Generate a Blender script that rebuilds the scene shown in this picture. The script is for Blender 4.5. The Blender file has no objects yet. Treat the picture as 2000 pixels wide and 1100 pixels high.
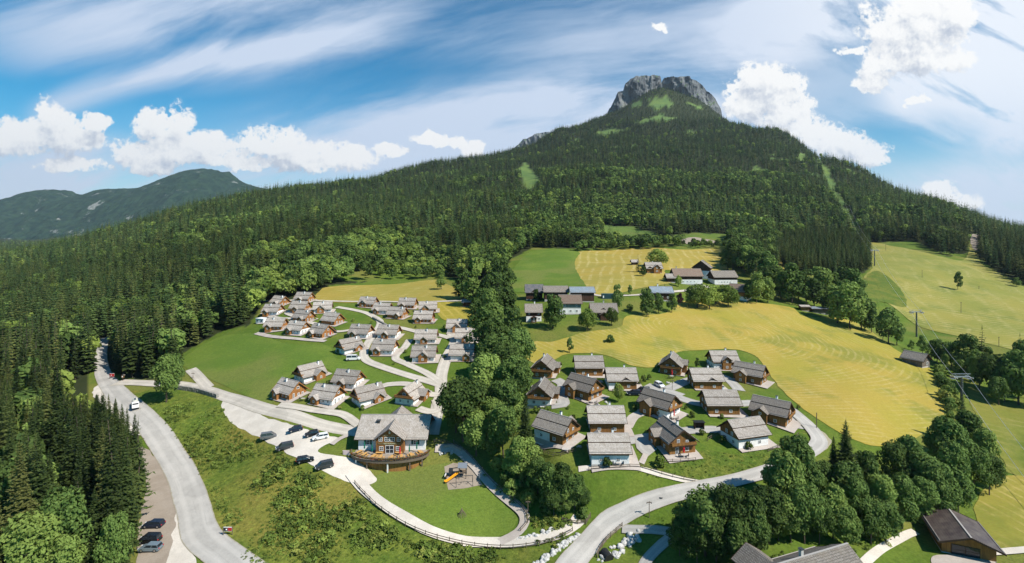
import bpy, bmesh, math, random
import numpy as np
from mathutils import Vector, Matrix, noise as mnoise
from mathutils.geometry import delaunay_2d_cdt
R = math.radians
scene = bpy.context.scene
COL = scene.collection
random.seed(7)
F0 = 1000.0            # focal length in photo pixels (photo 2000 wide)
CX, HY = 1000.0, 440.0  # principal column, horizon row

# ------------------------------------------------------------------ camera
cd = bpy.data.cameras.new('camera'); cam = bpy.data.objects.new('camera', cd); COL.objects.link(cam)
cd.sensor_width = 36; cd.lens = 18; cd.shift_y = -(550 - HY) / 2000.0
cd.clip_start = 1; cd.clip_end = 60000
cam.location = (0, 0, 0); cam.rotation_euler = (R(90), 0, 0)
scene.camera = cam
scene.render.resolution_x = 1024; scene.render.resolution_y = 563

# ------------------------------------------------------------------ tags and builders
def tag(o, label=None, cat=None, group=None, kind=None):
    if label: o['label'] = label
    if cat: o['category'] = cat
    if group: o['group'] = group
    if kind: o['kind'] = kind
    return o

def empty(name, loc=(0, 0, 0), rz=0.0, label=None, cat=None, group=None, sc=None):
    o = bpy.data.objects.new(name, None); COL.objects.link(o)
    o.location = loc; o.rotation_euler = (0, 0, rz); o.empty_display_size = 0.5
    if sc is not None: o.scale = sc
    return tag(o, label, cat, group)

def copy_tree(o, parent=None, kids=None):
    if kids is None:
        kids = {}
        for x in list(bpy.data.objects):
            if x.parent: kids.setdefault(x.parent.name, []).append(x)
    c = o.copy(); COL.objects.link(c); c.parent = parent
    for ch in kids.get(o.name, []): copy_tree(ch, c, kids)
    return c

class MB:
    """collects faces with optional uv and material slot, builds ONE mesh object"""
    def __init__(s): s.v = []; s.f = []; s.uv = []; s.m = []; s.smooth = []
    def face(s, pts, uv=None, m=0, sm=False):
        i = len(s.v); s.v.extend([tuple(p) for p in pts]); s.f.append(tuple(range(i, i + len(pts))))
        s.uv.extend(uv if uv else [(p[0], p[1]) for p in pts]); s.m.append(m); s.smooth.append(sm)
    def box(s, c, d, m=0, rz=0.0, tilt=None):
        x, y, z = d[0] / 2, d[1] / 2, d[2] / 2
        M = Matrix.Rotation(rz, 3, 'Z')
        if tilt is not None: M = M @ tilt
        P = [M @ Vector(p) + Vector(c) for p in ((-x, -y, -z), (x, -y, -z), (x, y, -z), (-x, y, -z), (-x, -y, z), (x, -y, z), (x, y, z), (-x, y, z))]
        for q in ((0, 3, 2, 1), (4, 5, 6, 7), (0, 1, 5, 4), (1, 2, 6, 5), (2, 3, 7, 6), (3, 0, 4, 7)):
            s.face([P[k] for k in q], [(0, 0), (1, 0), (1, 1), (0, 1)], m)
        return s
    def bar(s, a, b, r, n=6, r2=None, m=0, cap=True, sm=True):
        a = Vector(a); b = Vector(b); d = (b - a)
        if d.length < 1e-6: return s
        r2 = r if r2 is None else r2
        d.normalize(); up = Vector((0, 0, 1)) if abs(d.z) < .9 else Vector((1, 0, 0))
        e1 = d.cross(up).normalized(); e2 = d.cross(e1)
        A = [a + (e1 * math.cos(2 * math.pi * k / n) + e2 * math.sin(2 * math.pi * k / n)) * r for k in range(n)]
        B = [b + (e1 * math.cos(2 * math.pi * k / n) + e2 * math.sin(2 * math.pi * k / n)) * r2 for k in range(n)]
        for k in range(n):
            j = (k + 1) % n; s.face([A[k], B[k], B[j], A[j]][::-1], None, m, sm)
        if cap: s.face(A[::-1][::-1], None, m); s.face(B[::-1], None, m)
        return s
    def prism(s, prof, y0, y1, m=0, axis='x'):
        """extrude a 2D outline (list of (a,z)) along axis"""
        def P(a, z, t): return (t, a, z) if axis == 'x' else (a, t, z)
        n = len(prof)
        A = [P(a, z, y0) for a, z in prof]; B = [P(a, z, y1) for a, z in prof]
        s.face(A, None, m); s.face(B[::-1], None, m)
        for k in range(n):
            j = (k + 1) % n; s.face([A[j], A[k], B[k], B[j]], None, m)
        return s
    def lathe(s, prof, c=(0, 0, 0), n=12, m=0, sm=True):
        c = Vector(c)
        rings = [[c + Vector((r * math.cos(2 * math.pi * k / n), r * math.sin(2 * math.pi * k / n), z)) for k in range(n)] for r, z in prof]
        for i in range(len(rings) - 1):
            for k in range(n):
                j = (k + 1) % n; s.face([rings[i][k], rings[i][j], rings[i + 1][j], rings[i + 1][k]], None, m, sm)
        return s
    def mesh(s, name, mats):
        me = bpy.data.meshes.new(name)
        me.from_pydata(s.v, [], s.f); me.update()
        uvl = me.uv_layers.new(name='UVMap'); uvl.data.foreach_set('uv', np.array(s.uv, dtype=np.float32).ravel())
        for mt in (mats if isinstance(mats, (list, tuple)) else [mats]): me.materials.append(mt)
        me.polygons.foreach_set('material_index', s.m); me.polygons.foreach_set('use_smooth', s.smooth)
        return me
    def build(s, name, mats, parent=None, weld=False, link=True):
        me = s.mesh(name, mats)
        if weld:
            bm = bmesh.new(); bm.from_mesh(me); bmesh.ops.remove_doubles(bm, verts=bm.verts, dist=1e-4); bmesh.ops.recalc_face_normals(bm, faces=bm.faces); bm.to_mesh(me); bm.free()
        o = bpy.data.objects.new(name, me)
        if link: COL.objects.link(o)
        if parent is not None: o.parent = parent
        return o

# ------------------------------------------------------------------ node expressions
class E:
    nt = None
    def __init__(s, sock): s.s = sock
    @staticmethod
    def math(op, *a):
        n = E.nt.nodes.new('ShaderNodeMath'); n.operation = op
        for i, x in enumerate(a): E.put(n.inputs[i], x)
        return E(n.outputs[0])
    @staticmethod
    def put(inp, x):
        if isinstance(x, E): E.nt.links.new(x.s, inp)
        elif isinstance(x, bpy.types.NodeSocket): E.nt.links.new(x, inp)
        else: inp.default_value = x
    def __add__(s, o): return E.math('ADD', s, o)
    __radd__ = __add__
    def __sub__(s, o): return E.math('SUBTRACT', s, o)
    def __rsub__(s, o): return E.math('SUBTRACT', o, s)
    def __mul__(s, o): return E.math('MULTIPLY', s, o)
    __rmul__ = __mul__
    def __truediv__(s, o): return E.math('DIVIDE', s, o)
    def __rtruediv__(s, o): return E.math('DIVIDE', o, s)
def emax(a, b): return E.math('MAXIMUM', a, b)
def emin(a, b): return E.math('MINIMUM', a, b)
def eexp(a): return E.math('EXPONENT', a)
def eabs(a): return E.math('ABSOLUTE', a)
def esin(a): return E.math('SINE', a)
def ramp(x, a, b, c=0.0, d=1.0, mode='SMOOTHSTEP'):
    n = E.nt.nodes.new('ShaderNodeMapRange'); n.interpolation_type = mode
    for i, v in zip((0, 1, 2, 3, 4), (x, a, b, c, d)): E.put(n.inputs[i], v)
    return E(n.outputs[0])
def mixc(f, a, b, blend='MIX'):
    n = E.nt.nodes.new('ShaderNodeMix'); n.data_type = 'RGBA'; n.blend_type = blend
    E.put(n.inputs[0], f)
    for k, v in ((6, a), (7, b)):
        if isinstance(v, (tuple, list)): v = (v[0], v[1], v[2], 1)
        E.put(n.inputs[k], v)
    return E(n.outputs[2])
def noise(vec, scale, detail=3, rough=.55, dist=0.0, dim='3D', out=0):
    n = E.nt.nodes.new('ShaderNodeTexNoise'); n.noise_dimensions = dim
    if vec is not None: E.put(n.inputs['Vector'], vec)
    n.inputs['Scale'].default_value = scale; n.inputs['Detail'].default_value = detail
    n.inputs['Roughness'].default_value = rough; n.inputs['Distortion'].default_value = dist
    return E(n.outputs[out])
def combine(x, y, z):
    n = E.nt.nodes.new('ShaderNodeCombineXYZ')
    for i, v in enumerate((x, y, z)): E.put(n.inputs[i], v)
    return E(n.outputs[0])
def separate(v):
    n = E.nt.nodes.new('ShaderNodeSeparateXYZ'); E.put(n.inputs[0], v)
    return E(n.outputs[0]), E(n.outputs[1]), E(n.outputs[2])
def mapping(v, sc=(1, 1, 1), rot=(0, 0, 0), loc=(0, 0, 0)):
    n = E.nt.nodes.new('ShaderNodeMapping'); E.put(n.inputs[0], v)
    n.inputs['Scale'].default_value = sc; n.inputs['Rotation'].default_value = rot; n.inputs['Location'].default_value = loc
    return E(n.outputs[0])
def coord(k='Object'):
    n = E.nt.nodes.new('ShaderNodeTexCoord'); return E(n.outputs[k])
def worldpos():
    n = E.nt.nodes.new('ShaderNodeNewGeometry'); return E(n.outputs['Position'])
def objrand():
    n = E.nt.nodes.new('ShaderNodeObjectInfo'); return E(n.outputs['Random'])
def attr(name, k='Fac'):
    n = E.nt.nodes.new('ShaderNodeAttribute'); n.attribute_name = name; return E(n.outputs[k])
MATS = {}
def mat(name, fn, rough=.85, bump=None, spec=.3, metal=0.0):
    """fn() returns a colour (tuple or E) or (colour, bumpheight)"""
    if name in MATS: return MATS[name]
    m = bpy.data.materials.new(name); m.use_nodes = True; E.nt = m.node_tree
    b = m.node_tree.nodes['Principled BSDF']
    c = fn() if callable(fn) else fn
    h = None
    if isinstance(c, tuple) and len(c) == 2 and isinstance(c[1], E): c, h = c
    if isinstance(c, E): E.put(b.inputs['Base Color'], c)
    else: b.inputs['Base Color'].default_value = (c[0], c[1], c[2], 1)
    b.inputs['Roughness'].default_value = rough; b.inputs['Specular IOR Level'].default_value = spec
    b.inputs['Metallic'].default_value = metal
    if h is not None:
        n = m.node_tree.nodes.new('ShaderNodeBump'); n.inputs['Distance'].default_value = bump or .05
        n.inputs['Strength'].default_value = .6
        E.put(n.inputs['Height'], h); m.node_tree.links.new(n.outputs[0], b.inputs['Normal'])
    MATS[name] = m
    return m

# ------------------------------------------------------------------ terrain heights
# columns: photo column -> list of (distance, height relative to the camera)
TAB = {
 -500: [(20,-70),(110,-71),(300,-72),(550,-75),(950,-80),(1300,-100),(5000,-120)],
 0:   [(20,-70),(110,-70),(200,-68),(300,-66),(400,-65),(550,-64),(750,-62),(950,-61),(1300,-90),(5000,-120)],
 200: [(20,-70),(110,-71),(190,-66),(250,-64),(320,-62),(400,-58),(550,-50),(750,-38),(1000,-22),(1400,-40),(5000,-120)],
 400: [(20,-70),(110,-70),(150,-68),(180,-61.5),(225,-58),(280,-55),(350,-48),(450,-36),(600,-18),(800,4),(1200,39),(1500,20),(5000,-120)],
 600: [(20,-70),(100,-69.5),(122,-68),(139,-63.5),(150,-62),(165,-58),(180,-56),(205,-53),(230,-50.5),(262,-47),(290,-44),(340,-38),(450,-24),(600,-6),(850,22),(1150,58),(1500,102),(1800,80),(5000,-120)],
 800: [(20,-70),(100,-69.5),(110,-68.5),(120,-67),(137,-66),(148,-61.5),(160,-59),(166,-58),(198,-52.5),(222,-50),(250,-47.5),(280,-45),(330,-42),(370,-40),(450,-33),(600,-18),(850,17),(1200,72),(1600,143),(1900,206),(2300,170),(5000,-100)],
 950: [(20,-70),(100,-70),(112,-69),(130,-66),(145,-62),(170,-57),(200,-52),(240,-47.5),(290,-43),(340,-40),(400,-34),(500,-24),(650,-5),(900,36),(1300,110),(1700,197),(2000,262),(2400,220),(5000,-100)],
 1035:[(20,-70),(100,-69),(108,-68.2),(120,-66.5),(132,-61),(148,-57.5),(172,-54.5),(200,-51.3),(240,-46.2),(290,-42),(340,-38),(400,-32),(500,-20),(650,-3),(900,40),(1300,120),(1750,222),(2150,318),(2500,300),(5000,0)],
 1100:[(20,-70),(100,-68),(105,-67.5),(114,-67),(122,-62),(130,-56.5),(150,-54.5),(175,-53),(200,-50.5),(235,-45.5),(270,-41),(310,-38),(380,-34),(440,-25),(560,-12),(650,-2),(900,45),(1300,133),(1800,268),(2300,422),(2700,400),(5000,0)],
 1200:[(20,-70),(100,-68.5),(106,-68),(112,-67),(117,-64),(123,-58.5),(135,-56.5),(155,-54.5),(178,-53),(205,-49.5),(240,-44.5),(280,-40),(330,-35),(400,-30),(460,-25),(560,-15),(650,-5),(850,35),(1250,133),(1700,262),(2100,395),(2450,535),(2700,560),(5000,100)],
 1290:[(20,-69),(100,-67.6),(106,-66.8),(112,-64.6),(120,-60.8),(126,-58),(140,-56.2),(160,-54.5),(185,-53.2),(215,-49.5),(255,-44.3),(305,-37.5),(390,-29.5),(460,-23),(600,-10),(700,3),(900,38),(1250,128),(1700,270),(2100,440),(2440,640),(2700,640),(5000,100)],
 1350:[(20,-69),(100,-67),(104,-66),(112,-63),(120,-60.5),(129,-57.5),(145,-56),(165,-54.5),(190,-53.5),(225,-49),(270,-44),(330,-37),(420,-28),(520,-18),(600,-9),(700,5),(900,40),(1250,130),(1700,275),(2100,440),(2430,590),(2700,600),(5000,100)],
 1500:[(20,-68),(100,-64),(112,-61),(122,-59.5),(143,-57),(178,-55.5),(205,-53),(240,-50),(290,-45),(340,-38),(430,-30),(520,-21),(650,-5),(850,30),(1200,118),(1600,240),(1950,352),(2400,320),(5000,0)],
 1650:[(20,-68),(105,-64),(120,-60.5),(137,-59),(158,-57.5),(198,-55.5),(255,-53.5),(300,-50),(360,-44),(450,-34),(550,-22),(700,-2),(900,35),(1200,98),(1500,168),(1900,140),(5000,-50)],
 1800:[(20,-68),(106,-66),(125,-64),(150,-62),(215,-59),(250,-60),(280,-60),(330,-53),(380,-44),(450,-33),(550,-18),(800,14),(1200,55),(1500,30),(5000,-80)],
 2000:[(20,-68),(106,-66),(130,-65),(160,-64),(200,-64),(250,-63),(320,-56),(400,-45),(500,-32),(620,-25),(900,-18),(1300,-30),(5000,-100)],
 2500:[(20,-68),(106,-66),(200,-66),(320,-60),(500,-45),(900,-40),(1300,-60),(5000,-100)],
}
def pchip(x, y, xi):
    x = np.asarray(x, float); y = np.asarray(y, float); h = np.diff(x)
    if y.ndim == 1: y = y[:, None]
    d = np.diff(y, axis=0) / h[:, None]
    m = np.zeros_like(y); m[0] = d[0]; m[-1] = d[-1]
    w1 = (2 * h[1:] + h[:-1])[:, None]; w2 = (h[1:] + 2 * h[:-1])[:, None]
    ok = (d[:-1] * d[1:]) > 0
    with np.errstate(divide='ignore', invalid='ignore'):
        hm = (w1 + w2) / (w1 / np.where(ok, d[:-1], 1) + w2 / np.where(ok, d[1:], 1))
    m[1:-1] = np.where(ok, hm, 0)
    k = np.clip(np.searchsorted(x, xi) - 1, 0, len(h) - 1)
    t = np.clip((xi - x[k]) / h[k], 0, 1)[:, None]; hk = h[k][:, None]
    return (2*t**3 - 3*t**2 + 1) * y[k] + (t**3 - 2*t**2 + t) * hk * m[k] + (-2*t**3 + 3*t**2) * y[k+1] + (t**3 - t**2) * hk * m[k+1]

NU, NY = 481, 460
UG = np.linspace(-1.5, 1.5, NU)
LG = np.linspace(math.log(20), math.log(4200), NY)
YG = np.exp(LG)
cols = sorted(TAB)
prof = np.stack([pchip([math.log(a) for a, b in TAB[c]], [b for a, b in TAB[c]], LG)[:, 0] for c in cols])   # cols x NY
ZG = pchip([(c - CX) / F0 for c in cols], prof, UG)     # NU x NY
def vnoise(X, Y, wl, seed=0):
    """smooth value noise, numpy"""
    gx = X / wl + seed * 17.3; gy = Y / wl + seed * 5.1
    ix = np.floor(gx).astype(np.int64); iy = np.floor(gy).astype(np.int64)
    fx = gx - ix; fy = gy - iy; fx = fx * fx * (3 - 2 * fx); fy = fy * fy * (3 - 2 * fy)
    def h(a, b):
        n = (a * 374761393 + b * 668265263 + seed * 974634777) & 0x7fffffff
        n = ((n ^ (n >> 13)) * 1274126177) & 0x7fffffff
        return ((n ^ (n >> 16)) & 0xffff) / 65535.0
    return (h(ix, iy) * (1 - fx) * (1 - fy) + h(ix + 1, iy) * fx * (1 - fy) + h(ix, iy + 1) * (1 - fx) * fy + h(ix + 1, iy + 1) * fx * fy) * 2 - 1
XX = UG[:, None] * YG[None, :]; YY = np.broadcast_to(YG[None, :], XX.shape)
far = np.clip((YY - 420) / 700, 0, 1)
ZG = ZG + vnoise(XX, YY, 14, 1) * .22 + vnoise(XX, YY, 40, 2) * .5 + far * (vnoise(XX, YY, 70, 3) * 5 + vnoise(XX, YY, 190, 4) * 14) + np.clip((YY - 1300) / 900, 0, 1) * vnoise(XX, YY, 60, 9) * 8

def zt(x, y):
    """terrain height, bilinear on the same grid as the mesh"""
    y = max(y, 20.001); u = x / y
    a = (u - UG[0]) / (UG[1] - UG[0]); b = (math.log(y) - LG[0]) / (LG[1] - LG[0])
    a = min(max(a, 0), NU - 1.001); b = min(max(b, 0), NY - 1.001)
    i, j = int(a), int(b); fa = a - i; fb = (y - YG[j]) / (YG[j + 1] - YG[j])
    return float(ZG[i, j] * (1 - fa) * (1 - fb) + ZG[i + 1, j] * fa * (1 - fb) + ZG[i, j + 1] * (1 - fa) * fb + ZG[i + 1, j + 1] * fa * fb)
def at(px, py, dz=0.0):
    """the ground point that the photo shows at this pixel"""
    u = (px - CX) / F0
    a = min(max((u - UG[0]) / (UG[1] - UG[0]), 0), NU - 1.001); i = int(a); fa = a - i
    z = ZG[i] * (1 - fa) + ZG[i + 1] * fa
    p = HY - F0 * z / YG
    k = np.nonzero(p <= py)[0]
    k = k[0] if len(k) else NY - 1
    if k == 0: y = YG[0]
    else:
        t = (p[k - 1] - py) / (p[k - 1] - p[k] + 1e-9); y = YG[k - 1] + (YG[k] - YG[k - 1]) * min(max(t, 0), 1)
    x = u * y
    return Vector((x, y, zt(x, y) + dz))
def topix(p): return (CX + F0 * p[0] / p[1], HY - F0 * p[2] / p[1])
def inpoly(px, py, poly):
    r = np.zeros(np.shape(px), bool); n = len(poly)
    for i in range(n):
        x1, y1 = poly[i]; x2, y2 = poly[(i + 1) % n]
        if y1 == y2: continue
        c = ((y1 > py) != (y2 > py)) & (px < (x2 - x1) * (py - y1) / (y2 - y1) + x1)
        r ^= c
    return r
# ------------------------------------------------------------------ region outlines (photo pixels of the ground)
FOREST = [
 # near left forest, left of the road
 [(-900,1400),(256,1130),(254,1000),(268,935),(240,870),(205,815),(170,780),(172,735),(190,690),(196,640),(190,560),(-900,560)],
 # whole wooded hillside
 [(-900,640),(180,672),(204,672),(212,722),(262,742),(345,742),(356,690),(432,648),(486,636),(512,596),(622,574),(642,557),(705,553),(730,545),(800,540),(862,540),(895,545),(925,556),(960,545),(985,528),(1000,505),(1040,484),(1140,486),
  (1175,484),(1330,480),(1420,470),(1430,520),(1480,535),(1520,505),(1506,480),(1600,500),(1690,476),(1780,470),(1800,477),(1850,502),(1888,494),(1896,458),(1914,456),(1910,505),(1950,532),(2010,560),(2900,700),(2900,-900),(-900,-900)],
 # young spruce plantation
 [(1508,520),(1520,470),(1600,455),(1700,470),(1702,520),(1690,532),(1640,548),(1560,530)],
]
CLEAR = [
 [(1172,478),(1178,440),(1235,443),(1300,462),(1350,455),(1420,458),(1428,474),(1380,478),(1328,478),(1230,482)],
 [(740,545),(690,552),(660,545),(700,528),(780,520),(850,505),(870,480),(890,482),(870,545)],
 [(745,495),(790,488),(800,500),(760,515)],
 [(1262,206),(1275,192),(1300,186),(1316,200),(1300,214)], [(1225,204),(1245,196),(1250,206),(1230,214)], [(1330,196),(1345,200),(1375,214),(1360,212)], [(1235,238),(1262,230),(1300,226),(1330,230),(1290,236),(1255,244)], [(1165,262),(1200,250),(1230,252),(1215,262),(1180,270)],
 [(1466,332),(1500,323),(1502,330),(1480,340)], [(1556,316),(1560,296),(1580,300),(1576,318)],
 [(1592,304),(1602,304),(1628,352),(1664,420),(1692,478),(1678,478),(1648,424),(1612,356)],
 [(1005,330),(1030,318),(1050,355),(1035,380),(1018,360)],
]
def forest_mask(px, py):
    m = np.zeros(np.shape(px), bool); px = np.asarray(px); py = np.asarray(py)
    for p in FOREST: m |= inpoly(px, py, p)
    k = np.where(py < 420, 1.0, .5)
    qx = px + (vnoise(px, py, 13, 31) * 7 + vnoise(px, py, 5, 33) * 4) * k; qy = py + (vnoise(px, py, 11, 32) * 4 + vnoise(px, py, 5, 34) * 2.5) * k
    for p in CLEAR: m &= ~inpoly(qx, qy, p)
    return m

def gap(X, Y):
    'small natural clearings in the mountain forest'
    return (vnoise(X, Y, 70, 21) + vnoise(X, Y, 26, 22) * .45 > .86) & (Y > 480)
# ------------------------------------------------------------------ ground materials
def grass(c1, c2, c3=None, sc=.12, fine=2.2, bump=True, rough=.35):
    p = worldpos(); g = noise(p, .75, 5, .75)
    a = noise(p, sc, 4, .6); b = noise(p, fine, 3, .6); d = noise(p, .028, 3, .5)
    col = mixc(ramp(a, .38, .66), c1, c2)
    if c3: col = mixc(ramp(d, .48, .64) * .75, col, c3)
    col = mixc(ramp(b, .3, .7, .0, .45), col, tuple(x * .45 for x in c1))
    col = mixc(ramp(g, .53, .66) * rough, col, tuple(x * .42 for x in c1)); col = mixc(ramp(g, .46, .32) * rough, col, tuple(min(1, x * 1.35) for x in c2))
    return col, b + g
def hay(c1, c2, line, ang, sp, warp=12, green=None, curve=0.0, cx=0, cy=0, amt=.6):
    p = worldpos(); x, y, z = separate(p)
    w = (noise(p, .012, 2, .5) - .5) * warp * 2 + (noise(p, .07, 2, .5) - .5) * 2.2
    if curve:
        dx = x - cx; dy = (y - cy) * 1.3
        q = E.math('SQRT', dx * dx + dy * dy) + w
    else: q = x * math.cos(ang) + y * math.sin(ang) + w
    s = esin(q * (2 * math.pi / sp)) * .5 + .5
    lm = ramp(noise(p, .06, 4, .62), .35, .62) * ramp(noise(p, .5, 3, .7), .3, .6)
    col = mixc(ramp(noise(p, .02, 4, .6), .36, .64), c1, c2)
    if green: col = mixc(ramp(noise(p, .045, 4, .6), .5, .66) * .8, col, green)
    col = mixc(ramp(s, .62, .95) * lm * amt, col, line)
    f = noise(p, 1.6, 4, .65)
    s2 = esin((x * math.sin(ang) - y * math.cos(ang) + w * .8) * (2 * math.pi / (sp * 2.7))) * .5 + .5
    col = mixc(ramp(s2, .8, 1.0) * lm * amt * .5, col, line)
    col = mixc(ramp(f, .35, .75, 0, .35), col, tuple(v * .5 for v in c1))
    return col, f
G_VIL = mat('village_grass', lambda: grass((.095, .165, .02), (.14, .20, .028), (.23, .21, .05), .09, 2.0), .95, .12, .1)
G_LUSH = mat('lush_grass', lambda: grass((.110, .178, .026), (.155, .212, .034), (.185, .20, .05), .05, 2.4, True, .3), .95, .08, .1)
G_BANK = mat('rough_bank_grass', lambda: grass((.085, .14, .02), (.15, .165, .03), (.24, .17, .045), .14, 1.5, True, .8), .95, .3, .1)
G_ROUGH = mat('olive_meadow', lambda: grass((.10, .15, .025), (.18, .19, .035), (.26, .2, .06), .1, 1.7), .95, .12, .1)
def terrain_col():
    c = grass((.095, .155, .02), (.14, .185, .028), (.22, .20, .05), .09, 1.8)
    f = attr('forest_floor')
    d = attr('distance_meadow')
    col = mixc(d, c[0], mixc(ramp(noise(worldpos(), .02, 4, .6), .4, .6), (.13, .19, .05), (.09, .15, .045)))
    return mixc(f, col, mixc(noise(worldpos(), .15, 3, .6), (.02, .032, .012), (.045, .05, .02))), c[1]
M_TERR = mat('meadow_and_forest_floor', terrain_col, .95, .15, .1)

# ------------------------------------------------------------------ terrain mesh
def make_terrain():
    V = np.stack([XX, YY, ZG], -1).reshape(-1, 3)
    i, j = np.meshgrid(np.arange(NU - 1), np.arange(NY - 1), indexing='ij')
    a = (i * NY + j).ravel(); Fc = np.stack([a, a + NY, a + NY + 1, a + 1], -1)
    me = bpy.data.meshes.new('ground'); me.vertices.add(len(V)); me.vertices.foreach_set('co', V.astype(np.float32).ravel())
    me.loops.add(Fc.size); me.loops.foreach_set('vertex_index', Fc.ravel().astype(np.int32))
    me.polygons.add(len(Fc)); me.polygons.foreach_set('loop_start', np.arange(0, Fc.size, 4, dtype=np.int32))
    me.update(); me.validate()
    me.polygons.foreach_set('use_smooth', np.ones(len(Fc), bool))
    px = CX + F0 * V[:, 0] / V[:, 1]; py = HY - F0 * V[:, 2] / V[:, 1]
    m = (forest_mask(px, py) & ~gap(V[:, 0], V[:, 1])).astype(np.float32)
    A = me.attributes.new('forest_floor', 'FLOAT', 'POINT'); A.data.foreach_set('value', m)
    B = me.attributes.new('distance_meadow', 'FLOAT', 'POINT'); B.data.foreach_set('value', np.clip((V[:, 1] - 500) / 300, 0, 1).astype(np.float32))
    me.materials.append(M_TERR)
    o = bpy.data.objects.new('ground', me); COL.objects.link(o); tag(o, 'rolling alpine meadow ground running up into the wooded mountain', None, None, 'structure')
make_terrain()

# ------------------------------------------------------------------ sheets laid on the ground
def smooth_closed(pts, seg=5):
    n = len(pts); out = []
    for i in range(n):
        p0, p1, p2, p3 = pts[i - 1], pts[i], pts[(i + 1) % n], pts[(i + 2) % n]
        for k in range(seg):
            t = k / seg
            out.append(0.5 * ((2 * p1) + (p2 - p0) * t + (2 * p0 - 5 * p1 + 4 * p2 - p3) * t * t + (3 * p1 - p0 - 3 * p2 + p3) * t ** 3))
    return out
def lift(y): return .03 + y * .0004
def sheet(name, pix, material, off=0.0, cell=2.0, label=None, smooth=True, kind='structure'):
    w = [at(a, b).xy for a, b in pix]
    w = smooth_closed(w) if smooth else w
    # densify
    b = []
    for i in range(len(w)):
        p, q = w[i], w[(i + 1) % len(w)]; d = (q - p).length; n = max(1, int(d / cell))
        for k in range(n):
            e = p + (q - p) * (k / n); nn = mnoise.noise_vector(Vector((e.x * .35, e.y * .35, 5))); b.append(e + Vector((nn.x, nn.y)) * (.55 if smooth else .15) * max(1, e.y / 250))
    xs = [p.x for p in b]; ys = [p.y for p in b]
    X, Y = np.meshgrid(np.arange(min(xs), max(xs), cell), np.arange(min(ys), max(ys), cell))
    X = X.ravel() + .13; Y = Y.ravel() + .07
    k = inpoly(X, Y, [(p.x, p.y) for p in b])
    pts = b + [Vector((x, y)) for x, y in zip(X[k], Y[k])]
    n = len(b)
    r = delaunay_2d_cdt(pts, [(i, (i + 1) % n) for i in range(n)], [list(range(n))], 1, 1e-4)
    me = bpy.data.meshes.new(name)
    me.from_pydata([(p.x, p.y, zt(p.x, p.y) + lift(p.y) + off) for p in r[0]], [], [tuple(f) for f in r[2]])
    me.update()
    me.polygons.foreach_set('use_smooth', [True] * len(me.polygons)); me.materials.append(material)
    if me.polygons and me.polygons[0].normal.z < 0: me.flip_normals()
    o = bpy.data.objects.new(name, me); COL.objects.link(o)
    return tag(o, label, None, None, kind)

HAYC = ((.385, .285, .058), (.30, .255, .055), (.54, .44, .20))
sheet('lush_field', [(357,700),(425,660),(480,652),(520,658),(560,672),(640,676),(655,700),(700,706),(745,728),(815,742),(800,752),(720,748),(640,722),(600,708),(560,740),(528,790),(470,768),(405,738),(368,722)], G_LUSH, .0, 2.0, 'smooth bright green field beside the chalet village')
sheet('lush_field', [(982,566),(1000,530),(1040,490),(1128,492),(1122,512),(1132,540),(1145,566),(1100,572),(1030,572)], G_LUSH, .06, 4.0, 'bright green field above the farmhouses')
sheet('lush_field', [(725,950),(760,985),(830,1030),(900,1052),(960,1055),(1000,1035),(1008,1012),(985,985),(950,948),(930,915),(870,905),(800,920),(745,925)], G_LUSH, .0, 1.5, 'mown lawn in front of the big lodge')
sheet('hay_meadow', [(1130,492),(1230,486),(1330,488),(1412,488),(1420,526),(1380,536),(1300,528),(1310,552),(1240,566),(1180,578),(1145,564),(1132,540),(1121,512)],
      mat('hay_a', lambda: hay(HAYC[0], HAYC[1], HAYC[2], R(-14), 7, 8, None), .95, .1, .1), .03, 5.0, 'striped yellow hay meadow above the farms')
sheet('hay_meadow', [(1028,690),(1045,668),(1080,668),(1140,650),(1210,640),(1225,618),(1300,612),(1340,588),(1430,590),(1540,600),(1570,618),(1640,622),(1690,640),(1760,690),(1812,716),(1842,770),(1842,810),(1800,850),(1740,870),(1690,868),(1635,842),(1570,800),(1520,755),(1480,700),(1440,684),(1380,684),(1320,690),(1290,715),(1240,716),(1180,694),(1110,692),(1065,712),(1035,706)],
      mat('hay_b', lambda: hay(HAYC[0], (.32, .28, .045), HAYC[2], R(86), 2.7, 6, (.2, .21, .04), 1.0, 88, 238, .38), .95, .1, .1), .04, 2.6, 'big mown hay meadow right of the chalets')
sheet('hay_meadow', [(618,588),(628,566),(650,560),(760,556),(850,548),(905,572),(905,586),(870,588),(760,590),(690,592)],
      mat('hay_c', lambda: hay((.33, .25, .05), (.28, .24, .05), (.45, .36, .13), R(80), 5, 6), .95, .1, .1), .03, 3.5, 'yellow hay meadow behind the upper chalets')
sheet('hay_meadow', [(850,592),(900,592),(928,600),(925,640),(895,632),(862,622)],
      mat('hay_c'  if False else 'hay_d', lambda: hay((.34, .27, .04), (.26, .24, .04), (.5, .38, .1), R(20), 4, 3), .95, .1, .1), .03, 3.0, 'small hay patch beside the upper chalets')
sheet('hay_meadow', [(1690,474),(1760,484),(1840,502),(1885,506),(1898,462),(1913,462),(1912,508),(1950,534),(2010,562),(2250,640),(2250,760),(2000,690),(1900,664),(1800,640),(1745,600),(1700,570),(1688,540),(1704,520)],
      mat('hay_e', lambda: hay((.29, .26, .06), (.22, .23, .05), (.46, .40, .18), R(62), 4.2, 22, (.16, .19, .04)), .95, .1, .1), .05, 5.0, 'steep yellow green ski slope meadow with lift posts')
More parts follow.
